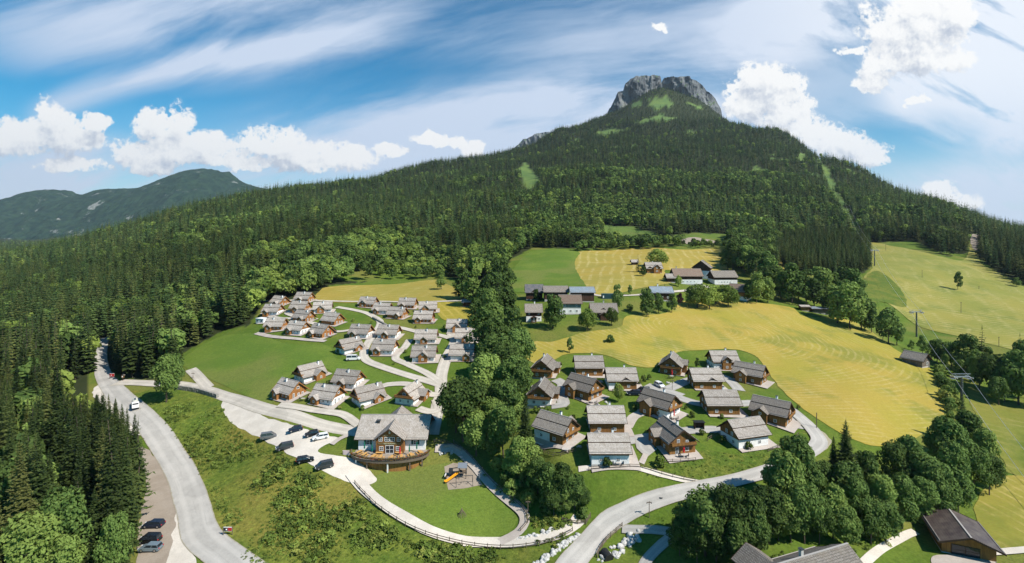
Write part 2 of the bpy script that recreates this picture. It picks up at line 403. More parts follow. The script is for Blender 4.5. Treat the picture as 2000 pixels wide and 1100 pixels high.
sheet('hay_meadow', [(1905,985),(1940,945),(1990,930),(2200,960),(2200,1080),(2000,1078),(1940,1072),(1915,1040)],
      mat('hay_f', lambda: hay((.33, .25, .05), (.24, .23, .04), (.52, .4, .15), R(10), 3, 5, (.16, .18, .03)), .95, .1, .1), .03, 2.0, 'dry mown patch right of the brown roofed barn')
sheet('hay_meadow', [(1495,512),(1503,496),(1520,498),(1540,520),(1530,535),(1505,530)], MATS['hay_a'], .05, 5.0, 'small yellow meadow strip between tree clumps')
sheet('meadow_strip', [(1830,700),(1880,740),(1900,800),(1960,900),(1990,930),(2300,980),(2300,700),(2100,700),(2050,735),(1950,790),(1905,735),(1860,700)],
      mat('piste', lambda: hay((.16, .19, .03), (.22, .2, .04), (.38, .32, .12), R(47), 5, 8, (.10, .14, .02), amt=.4), .95, .12, .1), .02, 2.5, 'green and tan piste strip under the chairlift')
sheet('meadow_strip', [(1690,600),(1720,590),(1770,600),(1755,560),(1715,530),(1690,545)], G_ROUGH, .09, 4.0, 'steep olive green hollow below the spruce plantation')
sheet('rough_bank', [(240,768),(300,762),(345,765),(430,778),(440,812),(500,850),(560,890),(640,925),(690,945),(705,975),(760,1010),(830,1050),(930,1072),(1040,1072),(1075,1085),(1060,1140),(470,1140),(430,1055),(400,985),(350,900),(300,832),(262,790)],
      mat('scrub_ground', lambda: grass((.10, .155, .022), (.175, .205, .033), (.28, .215, .05), .16, 1.3, True, .8), .95, .4, .1), .0, 2.0, 'overgrown weedy bank between the road and the car park')
sheet('rough_bank', [(1130,920),(1230,916),(1330,940),(1400,935),(1500,905),(1560,870),(1580,838),(1555,850),(1500,868),(1440,890),(1380,880),(1300,905),(1240,900),(1180,912)], G_BANK, .02, 1.5, 'steep grassy bank below the right hand chalets')

# ------------------------------------------------------------------ roads and paths
def gravel(c1, c2, dark=.75):
    p = worldpos(); a = noise(p, .25, 4, .6); b = noise(p, 3.5, 3, .7)
    return mixc(ramp(b, .35, .75, 0, .5), mixc(ramp(a, .35, .65), c1, c2), tuple(v * dark for v in c1)), b
def roadmat(c1, c2):
    c, h = gravel(c1, c2); u, v, w = separate(coord('UV')); d = eabs(u - .5) * 2
    wob = noise(combine(v * .05, 0.0, 0.0), 1.0, 3) - .5
    tr = ramp(eabs(eabs(u - .5 + wob * .06) - .24), .13, .03)
    c = mixc(tr * .35, c, tuple(min(1, x * 1.22) for x in c2))
    st = noise(combine(u * 9, v * .06, 0.0), 1.0, 4, .7)
    c = mixc(ramp(st, .52, .7) * .35, c, tuple(x * .7 for x in c1))
    p = worldpos(); pt = noise(p, .11, 2, .4)
    c = mixc(ramp(pt, .60, .62) * .3, c, tuple(x * .72 for x in c1))
    e = d + (noise(p, 1.3, 4, .7) - .5) * .22
    c = mixc(ramp(e, .90, 1.0) * .8, c, (.30, .26, .17))
    return c, h
ASPH = mat('pale_asphalt', lambda: roadmat((.40, .375, .34), (.47, .44, .40)), .9, .03, .2)
ASPH2 = mat('grey_asphalt', lambda: roadmat((.35, .33, .30), (.41, .385, .35)), .9, .03, .2)
LANE = mat('lane_paving', lambda: roadmat((.47, .42, .355), (.55, .495, .42)), .9, .03, .2)
GRAV = mat('gravel', lambda: gravel((.58, .52, .445), (.68, .615, .53), .75), .95, .06, .1)
SANDY = mat('brown_gravel', lambda: gravel((.30, .245, .19), (.36, .30, .24), .8), .95, .06, .1)
PATIO = mat('patio_stone', lambda: gravel((.42, .36, .31), (.50, .44, .39), .8), .9, .04, .2)
def spline(p, n=8):
    out = []
    for i in range(len(p) - 1):
        p0 = p[max(i - 1, 0)]; p1 = p[i]; p2 = p[i + 1]; p3 = p[min(i + 2, len(p) - 1)]
        for k in range(n):
            t = k / n
            out.append(0.5 * ((2 * p1) + (p2 - p0) * t + (2 * p0 - 5 * p1 + 4 * p2 - p3) * t * t + (3 * p1 - p0 - 3 * p2 + p3) * t ** 3))
    out.append(p[-1]); return out
RN = [0]; ROADPTS = []
def road(name, pix, width, material, label, step=1.2, off=None):
    """pix: list of (px, py[, width factor])"""
    P = [Vector((*at(a[0], a[1]).xy, (a[2] if len(a) > 2 else 1.0))) for a in pix]
    S = spline(P)
    L = [S[0]]; 
    for q in S[1:]:
        d = (q.xy - L[-1].xy).length
        if d >= step:
            n = int(d / step); a = L[-1].copy()
            for k in range(1, n + 1): L.append(a + (q - a) * (k / n))
    RN[0] += 1
    o = (.06 + .012 * (RN[0] % 20)) if off is None else off
    V = []; Fs = []; m = 5
    for i, q in enumerate(L):
        t = (L[min(i + 1, len(L) - 1)].xy - L[max(i - 1, 0)].xy).normalized(); nrm = Vector((-t.y, t.x))
        w = width * q.z * .5 * (1 + .012 * math.sin(i * .5) + random.uniform(-.012, .012))
        ROADPTS.append((q.x, q.y, w))
        for k in range(m):
            p = q.xy + nrm * w * (k / (m - 1) * 2 - 1); V.append((p.x, p.y, zt(p.x, p.y) + lift(p.y) + o))
        if i:
            b = (i - 1) * m
            for k in range(m - 1): Fs.append((b + k, b + k + 1, b + m + k + 1, b + m + k))
    me = bpy.data.meshes.new(name); me.from_pydata(V, [], Fs); me.update(); me.materials.append(material)
    me.polygons.foreach_set('use_smooth', [True] * len(me.polygons))
    uv = me.uv_layers.new(name='UVMap')
    for lp in me.loops: uv.data[lp.index].uv = ((lp.vertex_index % m) / (m - 1), (lp.vertex_index // m) * step)
    if me.polygons[0].normal.z < 0: me.flip_normals()
    ob = bpy.data.objects.new(name, me); COL.objects.link(ob)
    return tag(ob, label, None, None, 'structure')

road('road', [(505,1140,1.1),(438,1085,1.0),(393,1045,1.0),(376,985,1.0),(350,915,1),(305,845,1),(262,800,1),(222,762,.95),(203,735,.8),(197,705,.68),(200,678,.6),(206,660,.55)], 7.3, ASPH, 'wide pale country road curving past the forest')
sheet('road_shoulder', [(325,1135),(340,1050),(345,990),(325,930),(290,880),(262,880),(285,935),(275,1000),(270,1135)], SANDY, .02, 1.2, 'brown gravel lay-by beside the road')
sheet('road_shoulder', [(395,1140),(372,1060),(350,980),(325,930),(310,900),(300,860),(330,930),(343,990),(338,1050),(322,1140)], GRAV, .035, 1.0, 'pale gravel strip along the road')
sheet('road_shoulder', [(180,768),(205,748),(235,775),(262,800),(285,840),(255,850),(215,806)], GRAV, .03, 1.2, 'pale gravel pull-out at the forest edge')
road('lane', [(228,748,1.4),(260,748),(310,750),(352,752),(400,762),(450,778),(520,800),(600,822),(660,838),(705,845)], 4.4, LANE, 'paved lane from the road to the lodge')
road('lane', [(372,722),(392,742),(408,760)], 4.0, LANE, 'short paved stub at the field corner')
road('lane', [(840,850,1.2),(848,825),(856,790),(862,770),(862,735),(872,700),(888,668),(880,650)], 4.4, LANE, 'main village lane behind the lodge')
road('lane', [(700,842),(760,835),(840,838)], 4.0, LANE, 'lane strip behind the lodge')
road('lane', [(858,752),(800,735),(742,716),(712,700),(716,675),(735,648),(742,628),(720,614),(690,606),(655,600)], 3.5, LANE, 'village lane climbing to the upper chalets')
road('lane', [(860,748),(830,728),(795,712),(772,700),(790,680),(800,664)], 3.2, LANE, 'middle village lane between white chalets')
road('lane', [(742,640),(775,640),(820,650),(860,656),(880,662)], 3.4, LANE, 'cross lane below the red parasol chalet')
road('lane', [(862,772),(835,770),(800,752),(760,752),(740,758)], 3.0, LANE, 'looping lane around the grass oval')
road('lane', [(852,782),(856,800),(838,805),(812,797)], 3.2, LANE, 'drive to the chalet behind the lodge')
road('footpath', [(500,588),(560,588),(650,589),(760,590),(905,588)], 2.6, LANE, 'long pale track behind the upper chalets')
road('lane', [(512,612),(540,622),(580,622),(560,612),(575,604)], 2.6, LANE, 'pale yard between the back left chalets')
road('lane', [(505,632),(560,630),(610,632),(650,648),(690,645)], 2.8, LANE, 'pale lane between the wooden chalets')
road('footpath', [(500,652),(545,660),(590,664),(640,668)], 2.4, PATIO, 'stone edge path along the lush field')
road('footpath', [(545,792),(600,800),(640,806),(672,812),(700,832)], 2.8, LANE, 'footpath in front of the lower left chalets')
road('footpath', [(648,870),(665,858),(690,848)], 1.6, PATIO, 'narrow path from car park to lodge')
sheet('car_park', [(432,788),(445,778),(470,788),(500,803),(560,824),(620,845),(665,858),(640,868),(620,882),(650,890),(690,898),(712,912),(735,935),(722,948),(690,945),(640,925),(575,893),(520,862),(470,838),(440,812)], GRAV, .03, 1.2, 'pale gravel car park beside the lodge')
sheet('lawn', [(500,800),(560,818),(640,838),(662,848),(655,854),(600,840),(560,828),(520,815)], G_VIL, .06, 1.2, 'thin grass strip above the car park')
road('footpath', [(690,925,1.4),(715,960),(760,995),(830,1035),(900,1058),(960,1062),(1020,1060),(1080,1050),(1118,1030),(1135,1010)], 3.0, GRAV, 'fenced footpath curving below the lawn')
road('footpath', [(850,878),(890,880),(920,905),(950,940),(985,972),(1018,1000),(1025,1020),(1012,1042),(975,1062)], 2.4, PATIO, 'footpath down past the playground')
sheet('sand_pit', [(868,912),(885,905),(918,908),(930,925),(942,948),(905,955),(876,958),(871,935)], SANDY, .03, 1.2, 'brown bark play area on the lawn', False)
road('road', [(1085,1140,1.3),(1130,1085,1.3),(1175,1035,1.2),(1220,1005),(1290,975),(1370,955),(1450,937),(1520,915),(1570,890),(1600,868),(1590,845),(1560,815),(1530,795),(1480,792)], 4.1, ASPH, 'valley road climbing round the right hand chalets')
sheet('road_shoulder', [(1590,890),(1625,870),(1618,855),(1595,838),(1575,820),(1598,850),(1600,872)], LANE, .2, 1.0, 'pale gravel edge at the road bend')
road('lane', [(1560,838,1.0),(1520,800),(1480,788),(1430,790),(1370,790),(1320,775),(1300,765),(1325,752),(1350,742),(1385,735),(1410,735),(1430,748),(1445,765)], 4.2, ASPH2, 'paved lane looping between the timber chalets')
road('lane', [(1330,775),(1290,762),(1255,752)], 5.5, ASPH2, 'small paved parking bay between chalets')
road('lane', [(1085,742),(1100,752),(1095,770),(1100,790),(1075,795)], 4.0, ASPH2, 'paved drive between the two gabled chalets')
road('footpath', [(1105,752),(1140,748),(1180,746)], 1.8, PATIO, 'footpath between timber chalets')
road('lane', [(1225,835),(1238,815),(1262,805)], 3.0, PATIO, 'drive below the central gabled chalet')
road('lane', [(1225,862),(1260,856),(1300,850),(1345,842),(1400,840),(1425,846)], 3.8, ASPH2, 'level lane between the lower chalets')
road('lane', [(1258,860),(1262,878),(1282,888)], 4.6, ASPH2, 'shaded parking spot beside the lower chalet')
road('footpath', [(1262,888),(1255,902),(1250,912)], 1.4, PATIO, 'short path down to the fence')
road('footpath', [(1130,918),(1230,914),(1290,928),(1340,940),(1375,945)], 1.3, GRAV, 'fenced path below the white chalet')
road('footpath', [(1215,1035),(1260,1036),(1305,1040),(1320,1048)], 2.0, ASPH2, 'footpath right of the junction')
road('footpath', [(1318,1046),(1290,1068),(1262,1098),(1250,1130)], 2.4, ASPH2, 'paved path leading down to the stream')
road('footpath', [(1150,570),(1168,578),(1225,578),(1300,572),(1360,564),(1390,560)], 2.6, LANE, 'farm track between the farm groups')
road('footpath', [(1315,548),(1360,556),(1400,566)], 5.0, LANE, 'concrete yard of the upper farm')
road('footpath', [(1680,1110),(1720,1075),(1765,1050),(1790,1040)], 1.7, GRAV, 'narrow path to the brown barn')
sheet('yard', [(1820,1090),(1860,1082),(1930,1078),(1945,1090),(1935,1110),(1840,1118)], PATIO, .05, 1.2, 'gravel yard in front of the barn')
road('footpath', [(1930,1082),(1980,1078),(2100,1070)], 1.8, GRAV, 'dirt track leaving the barn yard')
sheet('bare_earth', [(1328,470),(1350,464),(1380,468),(1405,474),(1370,478),(1335,476)], SANDY, .1, 4.0, 'bare earth cut above the hedge')
sheet('bare_earth', [(1896,478),(1898,460),(1913,460),(1908,490)], SANDY, .1, 5.0, 'tan bare strip between the two spruce stands')

# ------------------------------------------------------------------ peak and distant ranges
def interp(tab, x):
    if x <= tab[0][0]: return tab[0][1]
    for (a, b), (c, d) in zip(tab, tab[1:]):
        if x <= c: return b + (d - b) * (x - a) / (c - a)
    return tab[-1][1]
def rockmat():
    p = worldpos()
    a = noise(mapping(p, (.03, .03, .008)), 1, 6, .68); b = noise(mapping(p, (.012, .012, .05)), 1, 5, .7); c = noise(p, .09, 4, .6)
    n = E.nt.nodes.new('ShaderNodeNewGeometry'); nx, ny, nz = separate(E(n.outputs['Normal']))
    col = mixc(ramp(a, .36, .62), (.055, .06, .066), (.20, .205, .205))
    col = mixc(ramp(b, .50, .64) * .6, col, (.12, .125, .13))
    col = mixc(ramp(nz + (c - .5) * .9, .52, .78), col, (.07, .12, .035))
    return col, a + c * .5
ROCK = mat('limestone', rockmat, .95, 6.0, .1)
def cliff(name, top, Y0, depth, zbot, label, rough=14, mtl=ROCK, du=.0016, rows=34, lean=.45):
    a, b = top[0][0], top[-1][0]; n = int((b - a) / 1000 / du)
    G = []
    for i in range(n + 1):
        px = a + (b - a) * i / n; u = (px - CX) / F0
        e = min(1, 5 * min(i / n, 1 - i / n) + .05)
        jag = mnoise.fractal(Vector((px * .11, 3.1, Y0)), 1, 2, 4) * 2.2
        ztop = (HY - (interp(top, px) + jag)) / F0 * Y0; row = []
        for k in range(rows):
            t = k / (rows - 1); z = zbot + (ztop - zbot) * t
            x = u * Y0
            y = Y0 - depth * .35 * e + (t ** 1.0) * depth * lean
            q = Vector((x * .011, z * .008, Y0 * .01))
            y += (mnoise.ridged_multi_fractal(q, 1.0, 2.1, 5, 1.0, 2.0) - 1) * -rough * 1.6 + mnoise.fractal(q * 5, 1, 2, 4) * rough * .5
            g = y / Y0 if t > .5 else 1 + (y / Y0 - 1) * t * 2
            row.append((x * g + mnoise.noise(q * 3) * rough * .25, y, z * g))
        for k in range(1, 7):
            t = k / 6; row.append((row[rows - 1][0], row[rows - 1][1] + depth * t, row[rows - 1][2] - t * t * (ztop - zbot) * (1 if k == 6 else .5) - 4 * t))
        G.append(row)
    mb = MB(); m = len(G[0])
    V = [p for r in G for p in r]; Fs = []
    for i in range(n):
        for k in range(m - 1): Fs.append((i * m + k, (i + 1) * m + k, (i + 1) * m + k + 1, i * m + k + 1))
    Fs.append(tuple(range(m))); Fs.append(tuple(n * m + k for k in range(m))[::-1])
    me = bpy.data.meshes.new(name); me.from_pydata(V, [], Fs); me.update(); me.materials.append(mtl)
    o = bpy.data.objects.new(name, me); COL.objects.link(o); return tag(o, label, None, None, 'structure')
TOPL = [(1184,238),(1189,214),(1196,205),(1201,192),(1207,180),(1219,176),(1222,163),(1232,155),(1242,149),(1256,148),(1272,147),(1289,148),(1291,153),(1293,170)]
TOPR = [(1292,176),(1294,156),(1298,152),(1310,150),(1322,151),(1336,149),(1348,149),(1351,155),(1360,158),(1372,166),(1378,177),(1390,184),(1398,194),(1405,205),(1409,216),(1411,226)]
cliff('rock_peak', TOPL, 2560, 130, 400, 'left grey limestone summit tower above the forest', 18, lean=.22)
cliff('rock_peak', TOPR, 2540, 130, 400, 'right grey limestone summit tower beyond the notch', 18, lean=.22)
cliff('rock_spire', [(1288,186),(1290,165),(1292,157),(1294,168),(1296,186)], 2520, 25, 480, 'thin rock spire in the summit notch', 4)
def blueforest():
    p = worldpos(); a = noise(p, .02, 5, .7); b = noise(p, .0035, 5, .62); c = noise(mapping(p, (1, 1, .4)), .009, 6, .7)
    col = mixc(ramp(a, .35, .65), (.010, .028, .020), (.026, .055, .030))  # blue cast in these forest greens paints in the distance haze
    return mixc(ramp(c * .6 + b * .5, .63, .68) * .7, col, (.30, .30, .28)), a
BLUEF = mat('far_wooded_slope', blueforest, .95, 14, .05)
def blueridge(name, top, Y0, label, base=-700, mtl=None, depthk=1.6, amp=60):
    a, b = top[0][0], top[-1][0]; n = int((b - a) / 2.2); rows = 46; V = []; Fs = []
    for i in range(n + 1):
        px = a + (b - a) * i / n; u = (px - CX) / F0
        ztop = (HY - interp(top, px) + 1.5) / F0 * Y0
        for k in range(rows):
            t = k / (rows - 1)
            y = Y0 - (1 - t) * depthk * 900
            z = base + (ztop - base) * (1 - (1 - t) ** 1.35)
            x = u * Y0
            q = Vector((x * .0016, y * .0016, 7.7))
            z += (mnoise.ridged_multi_fractal(q, .9, 2.1, 6, 1.0, 2.0) - 1.0) * amp * (1 - t ** 3) + mnoise.fractal(Vector((x * .02, y * .02, z * .02)), 1, 2, 3) * 7
            V.append((x, y, z))
        V.append((u * Y0, Y0 + 500, base))
    m = rows + 1
    for i in range(n):
        for k in range(m - 1): Fs.append((i * m + k, (i + 1) * m + k, (i + 1) * m + k + 1, i * m + k + 1))
    me = bpy.data.meshes.new(name); me.from_pydata(V, [], Fs); me.update(); me.materials.append(mtl or BLUEF)
    o = bpy.data.objects.new(name, me); COL.objects.link(o); return tag(o, label, None, None, 'structure')
blueridge('mountain', [(-500,420),(-200,400),(-40,405),(0,402),(20,400),(40,388),(58,378),(85,373),(105,372),(125,373),(140,375),(150,380),(163,383),(176,381),(184,381),(190,374),(205,371),(240,370),(265,369),(290,366),(305,358),(330,346),(350,338),(370,333),(400,330.5),(425,334),(434,338),(448,337),(458,345),(475,358),(500,366),(530,374),(600,400),(700,430)], 5200, 'wooded mountain with pale rock faces on the left horizon', -600, depthk=1.9, amp=90)
blueridge('mountain', [(-600,380),(-200,385),(-60,396),(0,393),(12,395),(22,399),(60,410),(140,430)], 9000, 'far blue mountain at the left edge', -900)
cliff('mountain', [(985,310),(1005,288),(1020,274),(1035,268),(1045,262),(1060,259),(1072,258),(1082,262),(1095,272),(1120,300)], 3900, 220, 300, 'small grey rock summit behind the forested ridge', 22)

# ------------------------------------------------------------------ daylight
SUN = Vector((.80, -.50, 0)).normalized() * math.cos(R(47)) + Vector((0, 0, math.sin(R(47))))
ld = bpy.data.lights.new('sun', 'SUN'); ld.energy = 4.9; ld.angle = R(.53); ld.color = (1, .955, .87)
lo = bpy.data.objects.new('sun', ld); COL.objects.link(lo); lo.rotation_euler = (-SUN).to_track_quat('-Z', 'Y').to_euler()
W = bpy.data.worlds.new('World'); scene.world = W; W.use_nodes = True; E.nt = W.node_tree
bg = W.node_tree.nodes['Background']; bg.inputs['Strength'].default_value = .1
sky = W.node_tree.nodes.new('ShaderNodeTexSky'); sky.sky_type = 'NISHITA'; sky.sun_disc = False
sky.sun_elevation = R(47); sky.sun_rotation = math.atan2(SUN.x, SUN.y); sky.altitude = 900; sky.air_density = 1.0; sky.dust_density = .3; sky.ozone_density = 3.0
def clouds():
    d = coord('Generated'); x, y, z = separate(d)
    yy = emax(y, .08); U = x / yy * 1000 + 1000; V = 440 - z / yy * 1000     # directions measured like the photograph's own grid
    q = combine(U * .01, V * .01, 0.0)
    w1 = noise(q, .55, 5, .62); w2 = noise(mapping(q, loc=(31, 7, 0)), .55, 5, .62)
    Uw = U + (w1 - .5) * 90; Vw = V + (w2 - .5) * 70
    w3 = noise(q, 2.6, 5, .6); w4 = noise(mapping(q, loc=(11, 17, 0)), 2.6, 5, .6)
    Uw = Uw + (w3 - .5) * 46; Vw = Vw + (w4 - .5) * 40
    def field(u, v, lst):
        r = None
        for a, b, rx, ry in lst:
            e = 1.0 - ((u - a) * (1 / rx)) * ((u - a) * (1 / rx)) - ((v - b) * (1 / ry)) * ((v - b) * (1 / ry))
            r = e if r is None else E.math('SMOOTH_MAX', r, e, .25)
        return r
    C1 = [(30,266,75,34),(112,242,44,36),(115,272,70,30),(172,240,34,18),(300,246,42,36),(352,244,36,38),(330,290,100,40),(415,290,56,34),(255,292,44,26),
          (505,274,44,24),(560,284,56,32),(600,304,70,30),(690,314,66,24),(640,318,50,20),(890,284,20,13),(930,298,27,14),(845,272,40,12),(770,300,40,14),(140,322,60,14),(300,322,60,16),(455,310,60,16)]
    C2 = [(1490,160,55,38),(1525,172,45,38),(1470,200,60,44),(1535,220,50,44),(1580,262,66,32),(1660,282,60,34),(1700,300,38,26),(1430,178,30,16),
          (1790,50,100,62),(1845,30,50,46),(1735,112,52,38),(1800,108,80,36),(1700,152,36,18),(1862,118,42,24),(1658,96,24,10),(1790,196,18,8),(1840,378,44,24),(1885,392,30,18),(1285,45,18,9)]
    lst = C1 + C2
    f0 = field(Uw, Vw, lst); f1 = field(Uw + 10, Vw - 30, lst)
    nz = noise(q, 1.7, 6, .6); nz1 = noise(mapping(q, loc=(.10, -.20, 0)), 1.7, 6, .6)
    h0 = eabs(noise(q, 4.2, 5, .66) - .5); h1 = eabs(noise(mapping(q, loc=(.05, -.08, 0)), 4.2, 5, .66) - .5)
    dens = f0 * .85 + .42 + (nz - .54) * 3.4 - (h0 - .07) * 3.2
    alpha = ramp(dens, .0, .62)
    relief = (f0 - f1) * .8 + (nz - nz1) * 3.2 - (h0 - h1) * 2.6
    shade = ramp(relief + ramp(dens, 1.6, .2) * .35, -1.0, .62)
    ccol = mixc(shade, (3.5, 3.95, 4.8), (7.9, 7.8, 7.6))
    bend = V + (U - 500) * .22 - ((U - 900) * (U - 900)) * .00010
    wv = noise(combine(U * .0012, V * .0016, 7.0), 1.0, 3, .5) - .5
    st = combine(U * .0016 + wv * .8, (bend + wv * 120) * .0075, 0.0)
    c1 = noise(st, 1.0, 7, .60, .25)
    c2 = noise(combine(U * .0022 + wv, (V - (U - 1000) * .42 + wv * 160) * .0058, 3.0), 1.1, 8, .62, .35)
    def soft(a, b, rx, ry): return ramp((U - a) * (1 / rx) * ((U - a) * (1 / rx)) + (V - b) * (1 / ry) * ((V - b) * (1 / ry)), 1.0, 0.0)
    ln = eabs(V + wv * 30 - (228 - (U - 60) * .44 + (U - 60) * (U - 60) * .00034))
    streak = ramp(ln, 50, 0) * ramp(U, 20, 120) * ramp(U, 800, 420)
    veil = ramp(c1, .30, .66) * (soft(420, 50, 640, 150) * .95 + soft(1000, 250, 640, 120) * 1.2 + soft(1280, 90, 460, 200) * .75 + soft(150, 340, 800, 100) * .9) + streak * ramp(c1, .15, .6) * .85
    right = ramp(U, 1250, 1850)
    veil = veil + ramp(c2, .34, .62) * (soft(1980, 100, 330, 270) * 1.6 + soft(1650, 130, 420, 220) * .45 + soft(1640, 20, 240, 80) * .9 + soft(1900, 400, 340, 100) * .9)
    hole = soft(1790, 262, 170, 62) * .75
    veil = emin(veil + ramp(V, 150, 430) * .5, .95) * (1.0 - hole * ramp(c2, .72, .42))
    s0 = E(sky.outputs[0])
    hs = E.nt.nodes.new('ShaderNodeHueSaturation'); hs.inputs['Saturation'].default_value = 1.45; hs.inputs['Value'].default_value = .80; E.put(hs.inputs['Color'], mixc(1.0, s0, (.74, 1.08, 1.08), 'MULTIPLY'))
    vc = mixc(right * ramp(V, 420, 120), (5.0, 5.7, 6.9), (7.0, 7.3, 7.8))
    c = mixc(veil, E(hs.outputs[0]), vc)
    return mixc(alpha * .97, c, ccol)
E.put(bg.inputs['Color'], clouds())
W.cycles.sampling_method = 'MANUAL'; W.cycles.sample_map_resolution = 512
scene.view_settings.view_transform = 'Standard'; scene.view_settings.look = 'None'; scene.view_settings.exposure = .45; scene.view_settings.gamma = 1
scene.cycles.max_bounces = 5; scene.cycles.diffuse_bounces = 2; scene.cycles.glossy_bounces = 2; scene.cycles.transmission_bounces = 3; scene.cycles.volume_bounces = 0; scene.cycles.transparent_max_bounces = 4
scene.cycles.use_adaptive_sampling = True; scene.cycles.adaptive_threshold = .02
# ------------------------------------------------------------------ vegetation
def leafmat(name, dark, light, warm=None, trans=.25):
    m = bpy.data.materials.new(name); m.use_nodes = True; nt = m.node_tree; E.nt = nt
    b = nt.nodes['Principled BSDF']; out = nt.nodes['Material Output']
    r = objrand(); p = worldpos()
    col = mixc(ramp(noise(p, .75, 4, .7), .36, .66), dark, light)
    if warm: col = mixc(ramp(r, .55, 1.0) * .8, col, warm)
    g = noise(p, .02, 3, .6)
    col = mixc(ramp(g, .4, .65) * .35, col, tuple(v * 1.5 for v in light))
    v = ramp(r, 0, 1, .58, 1.4, 'LINEAR')
    col = mixc(1.0, col, combine(v, v, v), 'MULTIPLY')
    E.put(b.inputs['Base Color'], col); b.inputs['Roughness'].default_value = .75; b.inputs['Specular IOR Level'].default_value = .12
    t = nt.nodes.new('ShaderNodeBsdfTranslucent'); E.put(t.inputs[0], col)
    mx = nt.nodes.new('ShaderNodeMixShader'); mx.inputs[0].default_value = trans
    nt.links.new(b.outputs[0], mx.inputs[1]); nt.links.new(t.outputs[0], mx.inputs[2]); nt.links.new(mx.outputs[0], out.inputs[0])
    return m
L_SPR = leafmat('spruce_needles', (.030, .054, .016), (.074, .104, .027), (.105, .105, .03), .2)
L_SPB = leafmat('blue_green_spruce_needles', (.028, .062, .020), (.066, .118, .034), (.10, .13, .038), .2)
L_MAP = leafmat('maple_leaves', (.045, .090, .020), (.145, .215, .052), (.17, .22, .05), .3)
L_LIM = leafmat('light_green_leaves', (.085, .14, .024), (.16, .22, .042), (.20, .24, .05), .3)
L_RED = leafmat('purple_leaves', (.05, .018, .02), (.08, .03, .03), None, .2)
L_BUSH = leafmat('bush_leaves', (.08, .13, .022), (.17, .22, .045), (.22, .21, .05), .25)
BARK = mat('bark', lambda: mixc(noise(coord(), 6, 4, .7), (.06, .045, .032), (.14, .11, .085)), .95, None, .1)

def trunk_mesh(name, h, r, limbs=0, rnd=random, spread=.3):
    mb = MB(); n = 7
    pts = [Vector((0, 0, -1.2))]
    for k in range(1, 6): pts.append(Vector((rnd.uniform(-1, 1) * .02 * h, rnd.uniform(-1, 1) * .02 * h, h * k / 5)))
    for k in range(5): mb.bar(pts[k], pts[k + 1], r * (1 - k * .17), n, r * (1 - (k + 1) * .17), cap=False)
    for k in range(limbs):
        a = rnd.uniform(0, 6.28); z0 = h * rnd.uniform(.35, .85); l = h * spread * rnd.uniform(.7, 1.2)
        p0 = Vector((0, 0, z0)); p1 = p0 + Vector((math.cos(a) * l * .6, math.sin(a) * l * .6, l * .45)); p2 = p1 + Vector((math.cos(a + .4) * l * .5, math.sin(a + .4) * l * .5, l * .6))
        mb.bar(p0, p1, r * .4, 5, r * .25, cap=False); mb.bar(p1, p2, r * .25, 5, r * .08, cap=False)
    return mb.mesh(name, BARK)

def spruce_crown(name, h, rad, whorls, nb, lod, seed, material, thin=1.0):
    rn = random.Random(seed); mb = MB(); z0 = h * rn.uniform(.06, .14)
    lean = rn.uniform(0, 6.28)
    for i in range(whorls):
        t = (i + rn.uniform(-.2, .2)) / whorls; t = min(max(t, 0), 1)
        z = z0 + (h - z0) * t
        rr = rad * ((1 - t) ** .82) * (1 if t > .12 else .75 + t * 2) * rn.uniform(.8, 1.12) + .12
        k = max(3, int(nb * (1 - t * .55)))
        a0 = rn.uniform(0, 6.28)
        for j in range(k):
            a = a0 + 6.283 * j / k + rn.uniform(-.25, .25)
            if rn.random() > thin: continue
            r = rr * rn.uniform(.72, 1.15); dz = -r * rn.uniform(.10, .34) if t < .8 else r * rn.uniform(-.1, .3)
            d = Vector((math.cos(a), math.sin(a), 0)); s = Vector((-d.y, d.x, 0))
            A = Vector((0, 0, z)); B = A + d * r * .6 + Vector((0, 0, dz * .35)); C = A + d * r + Vector((0, 0, dz))
            w = r * (.17 if lod == 0 else .24) + (.08 if lod == 0 else .12)
            if lod == 0:
                hang = Vector((0, 0, -r * .10 - .12))
                mb.face([A + s * w * .25, A - s * w * .25, B - s * w + hang, B + s * w + hang])
                mb.face([B + s * w + hang, B - s * w + hang, C])
                for q in range(4):
                    f = rn.uniform(.35, 1.0); P = A + (C - A) * f + Vector((0, 0, .05)); sg = 1 if q % 2 else -1
                    T = P + s * sg * w * rn.uniform(.9, 1.7) + d * w * rn.uniform(.2, .9) + Vector((0, 0, -rn.uniform(.1, .55) * w * 1.3))
                    U = P + d * w * rn.uniform(.5, 1.0) + Vector((0, 0, rn.uniform(-.1, .2) * w))
                    mb.face([P, T, U])
            elif lod == 1:
                mb.face([A, B - s * w * 1.15 + Vector((0, 0, -.2 * w)), C + Vector((0, 0, -.1)), B + s * w * 1.15 + Vector((0, 0, -.2 * w))])
                T = B + s * w * rn.uniform(-1.5, 1.5) + Vector((0, 0, -w * rn.uniform(.3, 1.1)))
                mb.face([B, T, C])
            else:
                w *= 1.7
                mb.face([A + Vector((0, 0, r * .25)), B - s * w, C, B + s * w])
    # leader
    mb.face([(-.16, 0, h * .93), (.16, 0, h * .93), (0, 0, h * 1.03)]); mb.face([(0, -.16, h * .93), (0, .16, h * .93), (0, 0, h * 1.03)])
    return mb.mesh(name, material)

